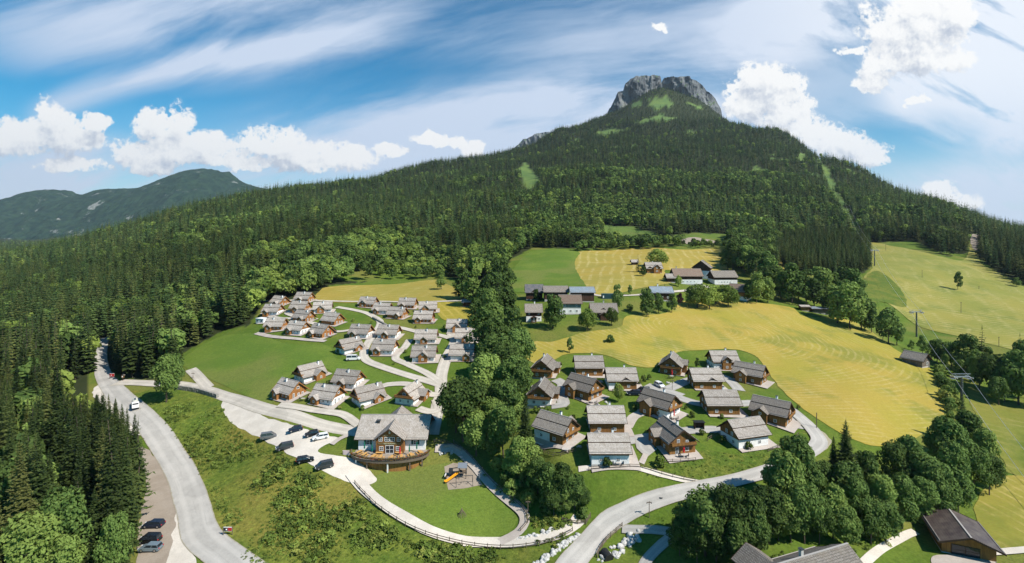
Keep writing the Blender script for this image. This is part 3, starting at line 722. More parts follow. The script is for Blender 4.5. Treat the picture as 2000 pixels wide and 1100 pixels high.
def broad_crown(name, h, rad, lobes, per, size, seed, material, zlow=.22, ball=False):
    rn = random.Random(seed); mb = MB()
    L = []
    for i in range(lobes):
        a = rn.uniform(0, 6.28); t = rn.random(); zz = h * (zlow + .12 + (1 - zlow - .22) * t)
        e = math.sqrt(max(.05, 1 - ((t - .42) / .62) ** 2)); q = rad * e * rn.uniform(.25, .72)
        L.append((Vector((math.cos(a) * q, math.sin(a) * q, zz)), rad * rn.uniform(.34, .52) * (1.1 - .35 * t)))
    L.append((Vector((0, 0, h * .80)), rad * .5)); L.append((Vector((0, 0, h * .55)), rad * .62))
    for c, r in L:
        for k in range(per):
            z = rn.uniform(-.75, 1); a = rn.uniform(0, 6.28); q = math.sqrt(1 - z * z)
            n = Vector((math.cos(a) * q, math.sin(a) * q, z * .85))
            rr = r * rn.uniform(.78, 1.12); P = c + n * rr
            if (P - Vector((0, 0, h * .5))).length < rad * .45: continue
            nn = (n + Vector((rn.uniform(-.8, .8), rn.uniform(-.8, .8), rn.uniform(-.3, .9)))).normalized()
            e1 = nn.cross(Vector((0, 0, 1)));
            if e1.length < .05: e1 = Vector((1, 0, 0))
            e1.normalize(); e2 = nn.cross(e1); ss = size * rn.uniform(.6, 1.3); al = rn.uniform(0, 3.14)
            f1 = (e1 * math.cos(al) + e2 * math.sin(al)) * ss; f2 = (e2 * math.cos(al) - e1 * math.sin(al)) * ss * rn.uniform(.5, .9)
            mb.face([P - f1 - f2 * .4, P + f2 * -.9 + f1 * .3, P + f1 + f2 * .3, P + f2 * .9 - f1 * .2])
    return mb.mesh(name, material)

SPR_H = [(26, 4.0), (29, 4.4), (23, 3.8), (27, 3.3), (20, 3.7)]
SPH = [(trunk_mesh('trunk', h * .92, .36), spruce_crown('crown', h, r, 54, 15, 0, 11 + i, L_SPR if i % 3 else L_SPR, .93), h) for i, (h, r) in enumerate(SPR_H)]
SPM = [(trunk_mesh('trunk', h * .9, .34), spruce_crown('crown', h, r, 22, 9, 1, 31 + i, L_SPR), h) for i, (h, r) in enumerate(SPR_H)]
THIN = (trunk_mesh('trunk', 26, .32), spruce_crown('crown', 27, 4.6, 26, 9, 0, 77, L_SPR, .6), 27)
BR_H = [(15, 5.6), (17, 6.0), (13, 5.2), (16, 5.0)]
BRH = [(trunk_mesh('trunk', h * .6, .32, 6), broad_crown('crown', h, r, 26, 230, .37, 51 + i, L_MAP), h) for i, (h, r) in enumerate(BR_H)]
BRM = [(trunk_mesh('trunk', h * .6, .3, 4), broad_crown('crown', h, r, 16, 130, .52, 61 + i, L_MAP, .10), h) for i, (h, r) in enumerate(BR_H)]
LIM = [(trunk_mesh('trunk', h * .6, .25, 5), broad_crown('crown', h, r, 16, 190, .30, 71 + i, L_LIM, .2), h) for i, (h, r) in enumerate([(12, 4.2), (9, 4.4)])]
RED = (trunk_mesh('trunk', 6, .25, 4), broad_crown('crown', 11, 3.6, 10, 80, .5, 88, L_RED), 11)
BUS = [(None, broad_crown('bush', 3.2, 2.2, 8, 70, .32, 91 + i, L_BUSH if i else L_MAP, .02), 3.2) for i in range(2)]
SHR = [(None, broad_crown('shrub', 1.6, 1.0, 5, 50, .2, 95 + i, L_BUSH, .02), 1.6) for i in range(2)]

TREES = []   # (kind, Vector, height, width factor, label, group)
rt = random.Random(5)
def vary(seq): return seq[rt.randrange(len(seq))]
# -- hand placed trees: (px, base py, top py, kind, width)
def put(px, pb, pt, kind='b', wf=1.0, label=None, group=None, name=None):
    p = at(px, pb); h = (pb - pt) / F0 * p.y
    TREES.append([kind, p, h, wf, label, group, name])
GROVE_C = [(960,655,560,'b'),(985,640,556,'b'),(945,690,598,'b'),(1002,690,596,'b'),(1012,735,640,'b'),(975,745,650,'b'),(950,785,690,'b'),(1003,790,692,'b'),(985,850,740,'b'),(935,835,748,'b'),
 (905,862,738,'b',1.0),(982,900,788,'b',1.05),(930,890,800,'b'),(1022,940,850,'b'),(965,905,835,'b'),(1002,935,880,'b'),(1050,965,895,'b'),(1072,985,905,'b'),(1100,985,905,'b'),(1122,995,925,'b'),(1140,1000,955,'b'),(1105,1005,955,'b'),(1082,1010,960,'b'),
 (965,705,615,'b'),(988,765,668,'b'),(955,760,690,'b'),(1000,840,760,'b'),(960,870,775,'b'),(1018,790,700,'b'),(890,845,775,'b'),(1035,915,860,'b'),(1055,935,890,'b'),(1092,960,905,'b'),(1130,970,930,'b')]
for a in GROVE_C: put(*a, label='leafy maple in the dense grove between the two chalet villages', group='leafy trees of the central grove')
put(1026, 925, 765, 's', .8, 'tall narrow dark spruce at the right edge of the central grove')
put(972, 640, 540, 's', 1.0, 'tall spruce at the top end of the central grove')
GROVE_R = [(1345,1080,985,'b'),(1378,1085,955,'b'),(1422,1088,946,'b'),(1462,1080,958,'b'),(1500,1062,950,'b'),(1556,990,850,'b'),(1535,1005,880,'b'),(1592,1020,915,'b'),(1520,1055,960,'b'),(1572,1062,945,'b'),(1628,1052,945,'b'),(1600,985,898,'b'),
 (1692,990,880,'b'),(1672,1042,930,'b'),(1722,1038,925,'b'),(1762,1032,925,'b'),(1745,965,862,'b'),(1776,965,850,'b'),(1802,992,880,'b'),(1802,1020,930,'b'),(1832,1002,900,'b'),(1862,990,862,'b'),(1880,965,850,'b'),(1852,935,815,'b'),(1892,908,800,'b'),(1902,972,868,'b'),(1932,968,885,'b'),(1922,935,835,'b'),(1945,955,898,'b'),(1872,1000,918,'b'),
 (1700,1062,975,'b'),(1650,1068,985,'b'),(1480,1095,1000,'b'),(1328,1085,1012,'b'),(1362,1105,1010,'b'),(1440,1105,1008,'b'),(1730,1060,975,'b'),(1842,1015,940,'b'),(1400,1105,1005,'b'),(1545,1060,975,'b'),(1600,1062,970,'b'),(1655,1010,900,'b')]
for a in GROVE_R: put(*a, label='leafy tree in the broad grove above the barns', group='leafy trees of the lower right grove')
put(1652, 985, 820, 's', 1.25, 'big dark spruce rising out of the lower right grove')
put(1628, 970, 852, 's', .9, 'smaller spruce beside the big spruce of the lower right grove')
put(1880, 868, 768, 's', .75, 'slim spruce at the upper tip of the lower right grove')
ROW = [(1505,580,515),(1525,585,520),(1547,592,514),(1575,592,524),(1602,588,518),(1626,590,530),(1648,585,520),(1664,600,524),(1636,632,556),(1660,642,548),(1682,645,572),(1618,614,562),(1702,650,590),(1736,672,600),(1724,664,620),(1752,675,628),(1590,600,540),(1560,585,530),(1676,620,560),(1648,618,545)]
for a in ROW: put(*a, kind='b', label='leafy tree in the row below the spruce plantation', group='tree row below the plantation')
GUL = [(1802,692,654),(1830,708,660),(1858,716,665),(1888,728,652),(1912,762,682),(1940,778,690),(1962,786,702),(1990,792,682),(1975,770,700),(1950,792,735),(1925,745,672),(2010,780,660),(2035,800,700),(1780,684,664),(1845,725,690),(1875,740,700),(1900,748,700)]
for a in GUL: put(*a, kind='b', label='leafy tree in the gully strip beside the chairlift', group='gully trees beside the chairlift')
put(1918, 745, 636, 's', 1.0, 'dark spruce standing up from the gully trees'); put(1992, 745, 650, 's', .9, 'dark spruce at the right frame edge of the gully')
put(1871, 567, 530, 'b', .85, 'lone round tree on the open ski slope'); put(1985, 560, 541, 'b', 1.2, 'lone round bush at the edge of the ski slope')
put(1205, 607, 553, 'b', .62, 'tall narrow tree beside the green container'); put(1231, 577, 556, 'b', .85, 'small round tree at the edge of the striped hay meadow')
put(1264, 617, 563, 'b', 1.1, 'big dark round tree left of the blue roofed house'); put(1286, 612, 572, 'b', .9, 'round tree touching the front of the blue roofed house'); put(1312, 610, 572, 'b', .9, 'round tree right of the blue roofed house')
put(1328, 602, 572, 'r', .8, 'purple leaved tree behind the blue roofed house'); put(1080, 642, 572, 'b', .85, 'tall leafy tree between the two old farmhouses'); put(1070, 636, 600, 'b', .8, 'lower leafy tree beside the white farmhouse')
put(1148, 645, 603, 'l', 1.0, 'spreading orchard tree in front of the grey roofed farmhouse'); put(1194, 636, 601, 'l', .8, 'leaning orchard tree at the farmhouse corner'); put(1113, 690, 659, 'b', .8, 'small tree alone in the hay meadow')
put(1192, 669, 655, 'u', 1.0, 'small shrub alone in the mown oval'); put(1229, 606, 595, 'u', 1.2, 'rounded bush in the grass by the farm trees'); put(1048, 588, 563, 'b', .7, 'dark tree in front of the black barn')
put(1284, 521, 486, 'l', 1.3, 'broad round tree behind the upper timber farmhouse'); put(1246, 532, 496, 's', 1.0, 'dark spruce beside the small upper hut'); put(1256, 540, 520, 'b', .9, 'small tree at the foot of the dark spruce'); put(1298, 568, 554, 's', 1.2, 'tiny conifer behind the blue roofed house')
put(1325, 560, 538, 'l', .7, 'slender tree in front of the long farm building')
for a in [(1345,600,572),(1362,602,555),(1386,604,556),(1398,594,562),(1412,592,556),(1422,600,557),(1436,594,566),(1375,590,568)]: put(*a, kind='l', wf=1.1, label='orchard tree below the upper farm', group='orchard trees below the upper farm')
put(1477, 592, 528, 'b', .9, 'tall tree right of the brown roofed farmhouse'); put(1500, 592, 540, 'b', .9, 'leafy tree behind the brown roofed farmhouse'); put(1462, 590, 548, 'b', .7, 'tree hiding the farmhouse corner')
put(325, 786, 690, 'b', .72, 'big leafy tree standing alone by the lane fork'); put(345, 752, 690, 'b', .7, 'leafy tree behind the lane fork tree')
for a in [(862,566,535),(905,585,525),(925,600,540),(940,612,560),(965,600,528),(975,585,500),(985,560,505),(960,622,575),(930,632,585)]: put(*a, kind='b', label='leafy tree above the hay meadow beside the grove', group='leafy trees above the hay meadow')
put(902, 585, 500, 's', 1.5, 'large spruce at the hay meadow corner')
put(1207, 786, 748, 'l', .62, 'slender light green tree beside the half white chalet'); put(1362, 720, 698, 'b', .75, 'small dark tree between the two upper chalets')
for a in [(120,1150,955,'b',1.0),(60,1180,1000,'b'),(20,1100,900,'b'),(75,1050,905,'b'),(160,1110,1000,'b'),(10,990,870,'b'),(45,1010,895,'b'),(225,1150,1000,'b',.8),(130,1170,1040,'b')]: put(*a, label='leafy tree at the foot of the near spruces', group='leafy trees in the bottom left corner')
put(270, 1015, 818, 'x', .95, 'sparse tall spruce leaning over the gravel lay-by'); put(215, 1130, 790, 's', 1.0, 'tallest spruce in the bottom left corner of the forest'); put(245, 1085, 835, 's', .85, 'spruce just behind the parked cars')

# -- zones: (outline of ground pixels, spacing, share of leafy trees, height range, label, group)
def zone(poly, sp, leafy, hr, jit=.42, kinds=('s', 'b'), rnd=rt):
    w = [at(a, min(b, 1600)).xy for a, b in poly]
    x0 = min(p.x for p in w) - 5; x1 = max(p.x for p in w) + 5; y0 = max(30, min(p.y for p in w) - 5); y1 = max(p.y for p in w) + 5
    out = []; y = y0
    while y < y1:
        x = x0
        while x < x1:
            X = x + rnd.uniform(-jit, jit) * sp; Y = y + rnd.uniform(-jit, jit) * sp
            px = CX + F0 * X / Y
            if -300 < px < 2300:
                z = zt(X, Y); py = HY - F0 * z / Y
                if inpoly(px, py, poly): out.append((X, Y, z, px, py))
            x += sp
        y += sp
    return out
for z in zone([(1122,492),(1130,482),(1200,478),(1240,474),(1330,477),(1336,483),(1230,490),(1180,490)], 8, 1, (6, 9)): TREES.append(['b', Vector(z[:3]), rt.uniform(8, 12), 1.1, 'leafy tree of the hedge above the farm meadows', 'hedge trees above the farm meadows', None])
for z in zone([(1330,486),(1332,480),(1410,478),(1425,486)], 8, 1, (6, 9)): TREES.append(['b', Vector(z[:3]), rt.uniform(5, 8), 1.1, 'leafy tree of the hedge above the farm meadows', 'hedge trees above the farm meadows', None])
for z in zone([(1420,528),(1430,480),(1500,478),(1505,500),(1490,520),(1500,545),(1520,560),(1510,585),(1470,580),(1460,548)], 9, .6, (10, 20)):
    TREES.append(['b' if rt.random() < .62 else 's', Vector(z[:3]), rt.uniform(14, 24), 1.0, 'tree of the mixed clump behind the upper farm', 'mixed clump behind the upper farm', None])
for z in zone([(1828,725),(1842,728),(1872,800),(1862,835),(1842,790)], 3.0, 1, (2, 4)): TREES.append(['u', Vector(z[:3]), rt.uniform(2.2, 4.2), 1.1, 'bush in the hedge beside the last lift tower', 'hedge bushes beside the last lift tower', None])
for z in zone([(1480,1000),(1560,985),(1700,1000),(1850,985),(1880,1010),(1700,1062),(1500,1085),(1440,1080)], 5.5, 1, (2, 4)): TREES.append(['u', Vector(z[:3]), rt.uniform(3, 6), 1.1, 'undergrowth bush at the foot of the lower right grove', 'bushes under the lower right grove', None])
for z in zone([(700,545),(690,520),(760,495),(870,488),(885,545),(800,548)], 9, 1, (4, 9)): TREES.append(['b', Vector(z[:3]), rt.uniform(5, 10), 1.15, 'small leafy tree in the scrub above the hay meadow', 'small trees in the scrub above the hay meadow', None])
for z in zone([(960,905),(1000,930),(1060,960),(1150,1000),(1150,1012),(1090,1008),(1050,1000),(1000,965)], 2.6, 1, (2, 4)): TREES.append(['u', Vector(z[:3]), rt.uniform(2.0, 4.0), 1.1, 'bush on the grassy bank below the central grove', 'bushes below the central grove', None])

# near left forest as individuals
def near_label(p, px, py):
    if px < 195 and p.y < 135: return ('tall dark spruce in the near forest left of the lay-by', 'near forest spruces left of the lay-by')
    if py > 735: return ('dark spruce in the forest left of the curving road', 'spruces left of the curving road')
    if px < 205: return ('dark spruce in the forest behind the road bend', 'spruces behind the road bend')
    return ('tall spruce on the forest edge above the lane fork', 'spruces above the lane fork')
hill = []
def visible_filter():
    P = HY - F0 * ZG / YG[None, :]
    return np.minimum.accumulate(P, axis=1)
RUN = visible_filter()
def hillside():
    rn = np.random.RandomState(3)
    for (ya, yb, sp) in ((62, 330, 5.9), (330, 620, 6.6), (620, 1150, 8.6), (1150, 2750, 10.8)):
        ys = np.arange(ya, yb, sp)
        Y, I = [], []
        xs = np.arange(-1.18 * yb, 1.18 * yb, sp)
        Xg, Yg = np.meshgrid(xs, ys); Xg = Xg.ravel() + rn.uniform(-.45, .45, Xg.size) * sp; Yg = Yg.ravel() + rn.uniform(-.45, .45, Yg.size) * sp
        k = np.abs(Xg / Yg) < 1.16; Xg = Xg[k]; Yg = Yg[k]
        a = (Xg / Yg - UG[0]) / (UG[1] - UG[0]); b = (np.log(Yg) - LG[0]) / (LG[1] - LG[0])
        i = a.astype(int); j = b.astype(int); fa = a - i; fb = (Yg - YG[j]) / (YG[j + 1] - YG[j])
        Z = ZG[i, j] * (1 - fa) * (1 - fb) + ZG[i + 1, j] * fa * (1 - fb) + ZG[i, j + 1] * (1 - fa) * fb + ZG[i + 1, j + 1] * fa * fb
        px = CX + F0 * Xg / Yg; py = HY - F0 * Z / Yg
        run = np.minimum(RUN[i, np.maximum(j - 2, 0)], RUN[i + 1, np.maximum(j - 2, 0)])
        top = HY - F0 * (Z + 24) / Yg
        m = forest_mask(px, py) & (top < run + 6) & (~gap(Xg, Yg) | (rn.uniform(0, 1, len(Xg)) < .12))
        hill.extend(zip(Xg[m], Yg[m], Z[m], px[m], py[m]))
hillside()
rp = np.array([(a, b, c) for a, b, c in ROADPTS])
STUFF = {}     # (name) -> list of (x,y,z,scale,widthscale,idx)
INDIV = []
for (X, Y, Z, px, py) in hill:
    d = np.hypot(rp[:, 0] - X, rp[:, 1] - Y) - rp[:, 2]
    if Y < 300 and d.min() < 2.0: continue
    q = mnoise.noise(Vector((X * .012, Y * .012, 3))) ; q2 = mnoise.noise(Vector((X * .004, Y * .004, 9)))
    # share of leafy trees
    if Y < 280: pb = .10
    else:
        th = .30
        if 1050 < px < 1660 and 335 < py < 480: th = .02
        if 640 < px < 1120 and 465 < py < 560: th = -.05
        if 480 < px < 660 and py > 500: th = -.05
        if 1600 < px < 1800 and py > 395: th = .05
        if 900 < px < 1150 and 350 < py < 470: th = .15
        qq = q * .75 + q2 * .35 + mnoise.noise(Vector((X * .03, Y * .03, 1))) * .3
        pb = .05 + .85 * min(1, max(0, (qq - th) * 6))
        if py < 330: pb *= .5
    if inpoly(px, py, FOREST[2]): kind = 'p'; h = rt.uniform(15, 18)
    elif px > 1890 and py > 440 : kind = 's'; h = rt.uniform(18, 26)
    else:
        kind = 'b' if rt.random() < pb else 's'
        h = rt.uniform(18, 28) if kind == 's' else rt.uniform(11, 17)
        if Y > 500 and kind == 's': h = h * rt.choice((.7, .85, 1.0, 1.12))
        if py < 235: h *= .6
    edge = px > 190 and Y < 330
    if kind == 's' and Y < 330 and px < 660: h = rt.uniform(19, 29)
    if kind == 'b' and px < 500 and Y < 330: h = rt.uniform(12, 18)
    if px > 120 and py > 745 and Y < 260:
        h = min(h, (py - 770 - max(0, px - 215) * .8) / F0 * Y)
        if h < 9: continue
    INDIV.append([kind, Vector((X, Y, Z)), h, rt.uniform(.85, 1.15), None, None, None, px, py])
# nearest spruces and leafy trees become things, the rest is forest
hand_s = sum(1 for t in TREES if t[0] in 'sx'); hand_b = sum(1 for t in TREES if t[0] in 'blrx')
INDIV.sort(key=lambda t: t[1].y)
ns, nb = 290 - hand_s, 290 - hand_b
rest = []
for t in INDIV:
    if t[0] == 's' and ns > 0:
        ns -= 1; t[4], t[5] = near_label(t[1], t[7], t[8]); TREES.append(t[:7])
    elif t[0] == 'b' and nb > 0:
        nb -= 1; t[4], t[5] = ('leafy tree scattered among the forest spruces', 'leafy trees among the forest spruces'); TREES.append(t[:7])
    else: rest.append(t)
far_zone = [t for t in TREES if t[0] in 'bs' and t[5] in ('hedge trees above the farm meadows', 'mixed clump behind the upper farm', 'small trees in the scrub above the hay meadow')]
far_zone.sort(key=lambda t: -t[2] / t[1].y)
for t in far_zone[55:]: TREES.remove(t); rest.append(t)
KN = {'s': 'spruce_tree', 'x': 'spruce_tree', 'b': 'broadleaf_tree', 'l': 'orchard_tree', 'r': 'copper_beech_tree', 'u': 'bush', 'p': 'spruce_tree'}
CAT = {'s': 'spruce', 'x': 'spruce', 'b': 'tree', 'l': 'tree', 'r': 'tree', 'u': 'bush', 'p': 'spruce'}
for kind, p, h, wf, label, group, name in TREES:
    near = p.y < 190; uu = p.x / p.y; wf = wf * (1 - .2 * min(1, abs(uu)) ** 1.3) * (rt.uniform(.85, 1.15) if kind in 'b' else 1)
    src = {'s': vary(SPH if near else SPM), 'x': THIN, 'b': vary(BRH if near else BRM), 'l': vary(LIM), 'r': RED, 'u': vary(BUS), 'p': vary(SPM)}[kind]
    s = h / src[2]; k = wf * s
    if kind in 'sx' and src[2] * .95 > h: k = wf * (s ** .6)
    if group is None and label is None: label = 'tree'
    if src[0] is None:
        o = bpy.data.objects.new(KN[kind], src[1]); COL.objects.link(o)
        o.location = p; o.rotation_euler = (0, 0, rt.uniform(0, 6.28)); o.scale = (k, k, s); tag(o, label, CAT[kind], group); continue
    r = empty(KN[kind], p, rt.uniform(0, 6.28), label, CAT[kind], group, (k, k, s))
    for nm, me in (('trunk', src[0]), ('crown', src[1])):
        c = bpy.data.objects.new(nm, me); COL.objects.link(c); c.parent = r

# forest masses: instanced from hidden prototype collections
def protos(name, meshes):
    c = bpy.data.collections.new(name)
    for i, me in enumerate(meshes):
        o = bpy.data.objects.new('%s_%02d' % (name, i), me); c.objects.link(o)
    return c
def mass(name, coll, nprot, pts, label, cat, kindtag='stuff'):
    """pts: (x,y,z,s,w,idx)"""
    A = np.array(pts, dtype=np.float32)
    me = bpy.data.meshes.new(name); me.vertices.add(len(A)); me.vertices.foreach_set('co', A[:, :3].ravel())
    sc = np.stack([A[:, 3] * A[:, 4], A[:, 3] * A[:, 4], A[:, 3]], -1)
    me.attributes.new('sca', 'FLOAT_VECTOR', 'POINT').data.foreach_set('vector', sc.ravel())
    rr = np.random.RandomState(1).uniform(0, 6.28, len(A)); rv = np.zeros((len(A), 3), np.float32); rv[:, 2] = rr
    me.attributes.new('rot', 'FLOAT_VECTOR', 'POINT').data.foreach_set('vector', rv.ravel())
    me.attributes.new('idx', 'INT', 'POINT').data.foreach_set('value', A[:, 5].astype(np.int32))
    o = bpy.data.objects.new(name, me); COL.objects.link(o)
    g = bpy.data.node_groups.new(name, 'GeometryNodeTree')
    g.interface.new_socket('Geometry', in_out='INPUT', socket_type='NodeSocketGeometry'); g.interface.new_socket('Geometry', in_out='OUTPUT', socket_type='NodeSocketGeometry')
    N = g.nodes; L = g.links
    gi = N.new('NodeGroupInput'); go = N.new('NodeGroupOutput'); ip = N.new('GeometryNodeInstanceOnPoints'); ci = N.new('GeometryNodeCollectionInfo')
    ci.inputs['Collection'].default_value = coll; ci.inputs['Separate Children'].default_value = True; ci.inputs['Reset Children'].default_value = True
    ip.inputs['Pick Instance'].default_value = True
    def na(nm, ty):
        n = N.new('GeometryNodeInputNamedAttribute'); n.data_type = ty; n.inputs['Name'].default_value = nm; return n.outputs['Attribute']
    L.new(gi.outputs[0], ip.inputs['Points']); L.new(ci.outputs[0], ip.inputs['Instance']); L.new(na('idx', 'INT'), ip.inputs['Instance Index'])
    L.new(na('rot', 'FLOAT_VECTOR'), ip.inputs['Rotation']); L.new(na('sca', 'FLOAT_VECTOR'), ip.inputs['Scale']); L.new(ip.outputs[0], go.inputs[0])
    md = o.modifiers.new('scatter', 'NODES'); md.node_group = g
    return tag(o, label, cat, None, kindtag)
mid_s = [spruce_crown('c', h, r, 18, 8, 1, 131 + i, L_SPR if i != 2 else L_SPB) for i, (h, r) in enumerate([(24, 4.0), (24, 3.5), (24, 4.3), (24, 3.8)])]
far_s = [spruce_crown('c', 24, r, 12, 6, 2, 141 + i, L_SPB if i % 2 else L_SPR) for i, r in enumerate((4.3, 3.8, 4.8, 4.2))]
mid_b = [broad_crown('c', 15, 5.6, 11, 42, 1.0, 151 + i, (L_MAP, L_MAP, L_LIM)[i]) for i in range(3)]
far_b = [broad_crown('c', 15, 5.8, 8, 22, 1.5, 161 + i, (L_MAP, L_LIM, L_MAP)[i], .1) for i in range(3)]
CS = protos('spruce_shape', mid_s + far_s); CB = protos('leafy_shape', mid_b + far_b)
sp, bl, pl = [], [], []
for t in rest:
    kind, p, h, wf = t[:4]; far_ = p.y > 620
    if kind == 'b': bl.append((p.x, p.y, p.z, h / 15, wf, rt.randrange(3) + (3 if far_ else 0)))
    elif kind == 'p': pl.append((p.x, p.y, p.z, h / 24, wf * 1.05, rt.randrange(4)))
    else: sp.append((p.x, p.y, p.z, h / 24, wf, rt.randrange(4) + (4 if far_ else 0)))
extra = zone(FOREST[2], 4.6, 0, (1, 2))
pl = [(a, b, c, rt.uniform(.62, .76), 1.0, rt.randrange(4)) for a, b, c, d, e in extra]
mass('spruce_forest', CS, 8, sp, 'dense spruce forest covering the whole mountainside', 'forest')
mass('leafy_forest', CB, 6, bl, 'light green leafy trees mixed into the mountain forest', 'forest')
mass('spruce_plantation', CS, 8, pl, 'dense even aged young spruce plantation above the tree row', 'forest')

# undergrowth: clumps of weeds and low shrubs nobody could count
weed = [broad_crown('c', 1.0, .8, 4, 16, .17, 171 + i, L_BUSH if i % 2 else L_LIM, .0) for i in range(4)]
CW = protos('weed_shape', weed)
def scrub(poly, sp, lo, hi, thr=-.2):
    out = []
    for X, Y, Z, px, py in zone(poly, sp, 0, 0, .6):
        if mnoise.noise(Vector((X * .09, Y * .09, 1))) < thr: continue
        out.append((X, Y, Z - .1, rt.uniform(lo, hi), rt.uniform(.9, 1.5), rt.randrange(4)))
    return out
BANK = [(318,795),(350,792),(400,788),(432,800),(470,845),(520,872),(575,905),(640,937),(690,960),(760,1024),(830,1064),(930,1084),(1040,1086),(1060,1140),(500,1140),(458,1062),(424,990),(378,900),(332,838)]
w1 = scrub(BANK, .85, .18, .6, -.25)
w1 += scrub(BANK, 1.6, .5, 1.3, .08)
w1 += scrub([(480,900),(600,930),(700,990),(800,1062),(1040,1088),(1060,1140),(620,1140),(540,1040)], 1.5, .6, 1.6, -.1)
w1 += scrub([(250,775),(300,768),(420,785),(430,800),(330,800),(300,830)], 1.3, .15, .4, .0)
mass('undergrowth', CW, 4, w1, 'tangled weeds and low shrubs covering the roadside bank', 'undergrowth')
w2 = scrub([(945,930),(1000,960),(1060,1000),(1110,1015),(1150,1018),(1085,1040),(1040,1030),(1020,1000),(985,975)], 1.0, .3, 1.1, -.25)
w2 += scrub([(1135,925),(1230,920),(1330,945),(1400,940),(1500,912),(1555,880),(1560,860),(1500,872),(1400,884),(1300,908),(1200,912)], 1.25, .16, .42, -.2)
w2 += scrub([(1225,1030),(1330,1000),(1400,990),(1340,1040),(1290,1030)], 1.2, .15, .45, -.15)
w2 += scrub([(1000,1080),(1060,1060),(1110,1040),(1060,1120),(990,1130)], 1.1, .4, 1.0, -.3)
w2 += scrub([(1320,1110),(1330,1060),(1480,1085),(1640,1070),(1760,1040),(1850,1010),(1870,1030),(1700,1075),(1640,1110)], 2.2, .4, 1.0, -.3)
mass('undergrowth', CW, 4, w2, 'patchy tall weeds on the grassy banks round the valley road', 'undergrowth')
# ------------------------------------------------------------------ building materials
def planks(c1, c2, dark, sp=.22):
    def f():
        p = coord(); x, y, z = separate(p); q = (x + y * .97) * (1 / sp)
        fl = E.math('FLOOR', q); fr = E.math('FRACT', q)
        rn = noise(combine(fl, 3.1, 0.0), 7.3, 1); st = noise(combine(q * 1.0, z * .35, 0.0), 1.2, 4, .7)
        col = mixc(ramp(rn, .35, .65), c1, c2)
        col = mixc(ramp(st, .48, .72) * .75, col, dark)
        col = mixc(ramp(eabs(fr - .5), .40, .5) * .7, col, tuple(v * .35 for v in dark))
        col = mixc(ramp(noise(p, .7, 4, .6), .5, .75) * .5, col, dark)
        r = objrand(); v = ramp(r, 0, 1, .8, 1.15, 'LINEAR')
        return mixc(1.0, col, combine(v, v, v), 'MULTIPLY'), fr
    return f
W_NEW = mat('larch_boards', planks((.40, .175, .05), (.30, .13, .04), (.13, .06, .025)), .75, .02, .25)
W_OLD = mat('weathered_boards', planks((.34, .17, .05), (.26, .125, .04), (.075, .042, .02)), .85, .02, .15)
W_DARK = mat('dark_boards', planks((.085, .045, .03), (.11, .06, .04), (.03, .02, .015)), .85, .02, .15)
W_LODGE = mat('lodge_boards', planks((.29, .14, .04), (.22, .095, .03), (.10, .05, .02)), .75, .02, .25)
W_GREY = mat('grey_boards', planks((.16, .135, .11), (.21, .18, .15), (.07, .06, .05)), .9, .02, .1)
def shingle(c1, c2, mort, sx=.32, sy=.42, streak=.5):
    def f():
        u = coord('UV')
        n = E.nt.nodes.new('ShaderNodeTexBrick'); E.put(n.inputs['Vector'], u)
        n.inputs['Color1'].default_value = (*c1, 1); n.inputs['Color2'].default_value = (*c2, 1); n.inputs['Mortar'].default_value = (*mort, 1)
        n.inputs['Scale'].default_value = 1; n.inputs['Mortar Size'].default_value = .035; n.inputs['Brick Width'].default_value = sx; n.inputs['Row Height'].default_value = sy; n.inputs['Bias'].default_value = 0
        x, y, z = separate(u)
        a = noise(combine(x * 3.4, y * .9, 0.0), 1.3, 4, .75); b = noise(u, .5, 4, .6)
        col = mixc(ramp(a, .5, .72) * streak, E(n.outputs['Color']), tuple(v * .42 for v in c1))
        col = mixc(ramp(a, .42, .26) * .5, col, tuple(min(1, v * 1.5) for v in c2))
        v = ramp(objrand(), 0, 1, .74, 1.12, 'LINEAR')
        col = mixc(ramp(b, .35, .7) * .45, col, (.24, .20, .155))
        return mixc(1.0, col, combine(v, v, v), 'MULTIPLY'), a
    return f
R_SH = mat('larch_shingles', shingle((.42, .37, .325), (.57, .51, .455), (.12, .11, .10)), .9, .05, .15)
R_SHD = mat('older_shingles', shingle((.25, .215, .185), (.36, .32, .28), (.07, .065, .06)), .9, .05, .15)
R_BRN = mat('brown_tiles', shingle((.24, .165, .12), (.29, .20, .15), (.13, .09, .07), .3, .33, .2), .8, .03, .2)
R_MET = mat('brown_ribbed_metal', shingle((.085, .06, .058), (.10, .072, .07), (.04, .03, .03), 12, .45, .12), .45, .05, .4)
R_BLU = mat('blue_grey_metal', shingle((.22, .28, .33), (.27, .33, .38), (.12, .15, .19), 1.1, 1.6, .2), .4, .03, .5)
R_SLT = mat('dark_slate', shingle((.10, .105, .12), (.13, .135, .15), (.05, .05, .06), .4, .4, .2), .7, .03, .3)
BATTEN = mat('grey_batten', lambda: mixc(noise(coord(), 3, 3), (.30, .28, .26), (.42, .39, .36)), .9, None, .1)
DKWOOD = mat('dark_beam', (.06, .038, .025), .85, None, .1)
PLAST = mat('white_plaster', lambda: mixc(ramp(noise(coord(), .8, 4, .6), .4, .75), (.82, .82, .80), (.68, .67, .64)), .9, None, .2)
STONE = mat('base_stone', lambda: mixc(noise(coord(), 1.5, 4, .6), (.34, .33, .31), (.48, .46, .43)), .9, None, .2)
TEAL = mat('grey_green_cladding', planks((.22, .27, .25), (.26, .30, .28), (.15, .18, .17), .3), .8, .02, .2)
GLASS = mat('window_glass', (.02, .026, .032), .08, None, .6)
WFR = mat('white_paint', (.8, .8, .78), .6, None, .3)
GREENP = mat('dark_green_paint', (.02, .06, .045), .5, None, .3)
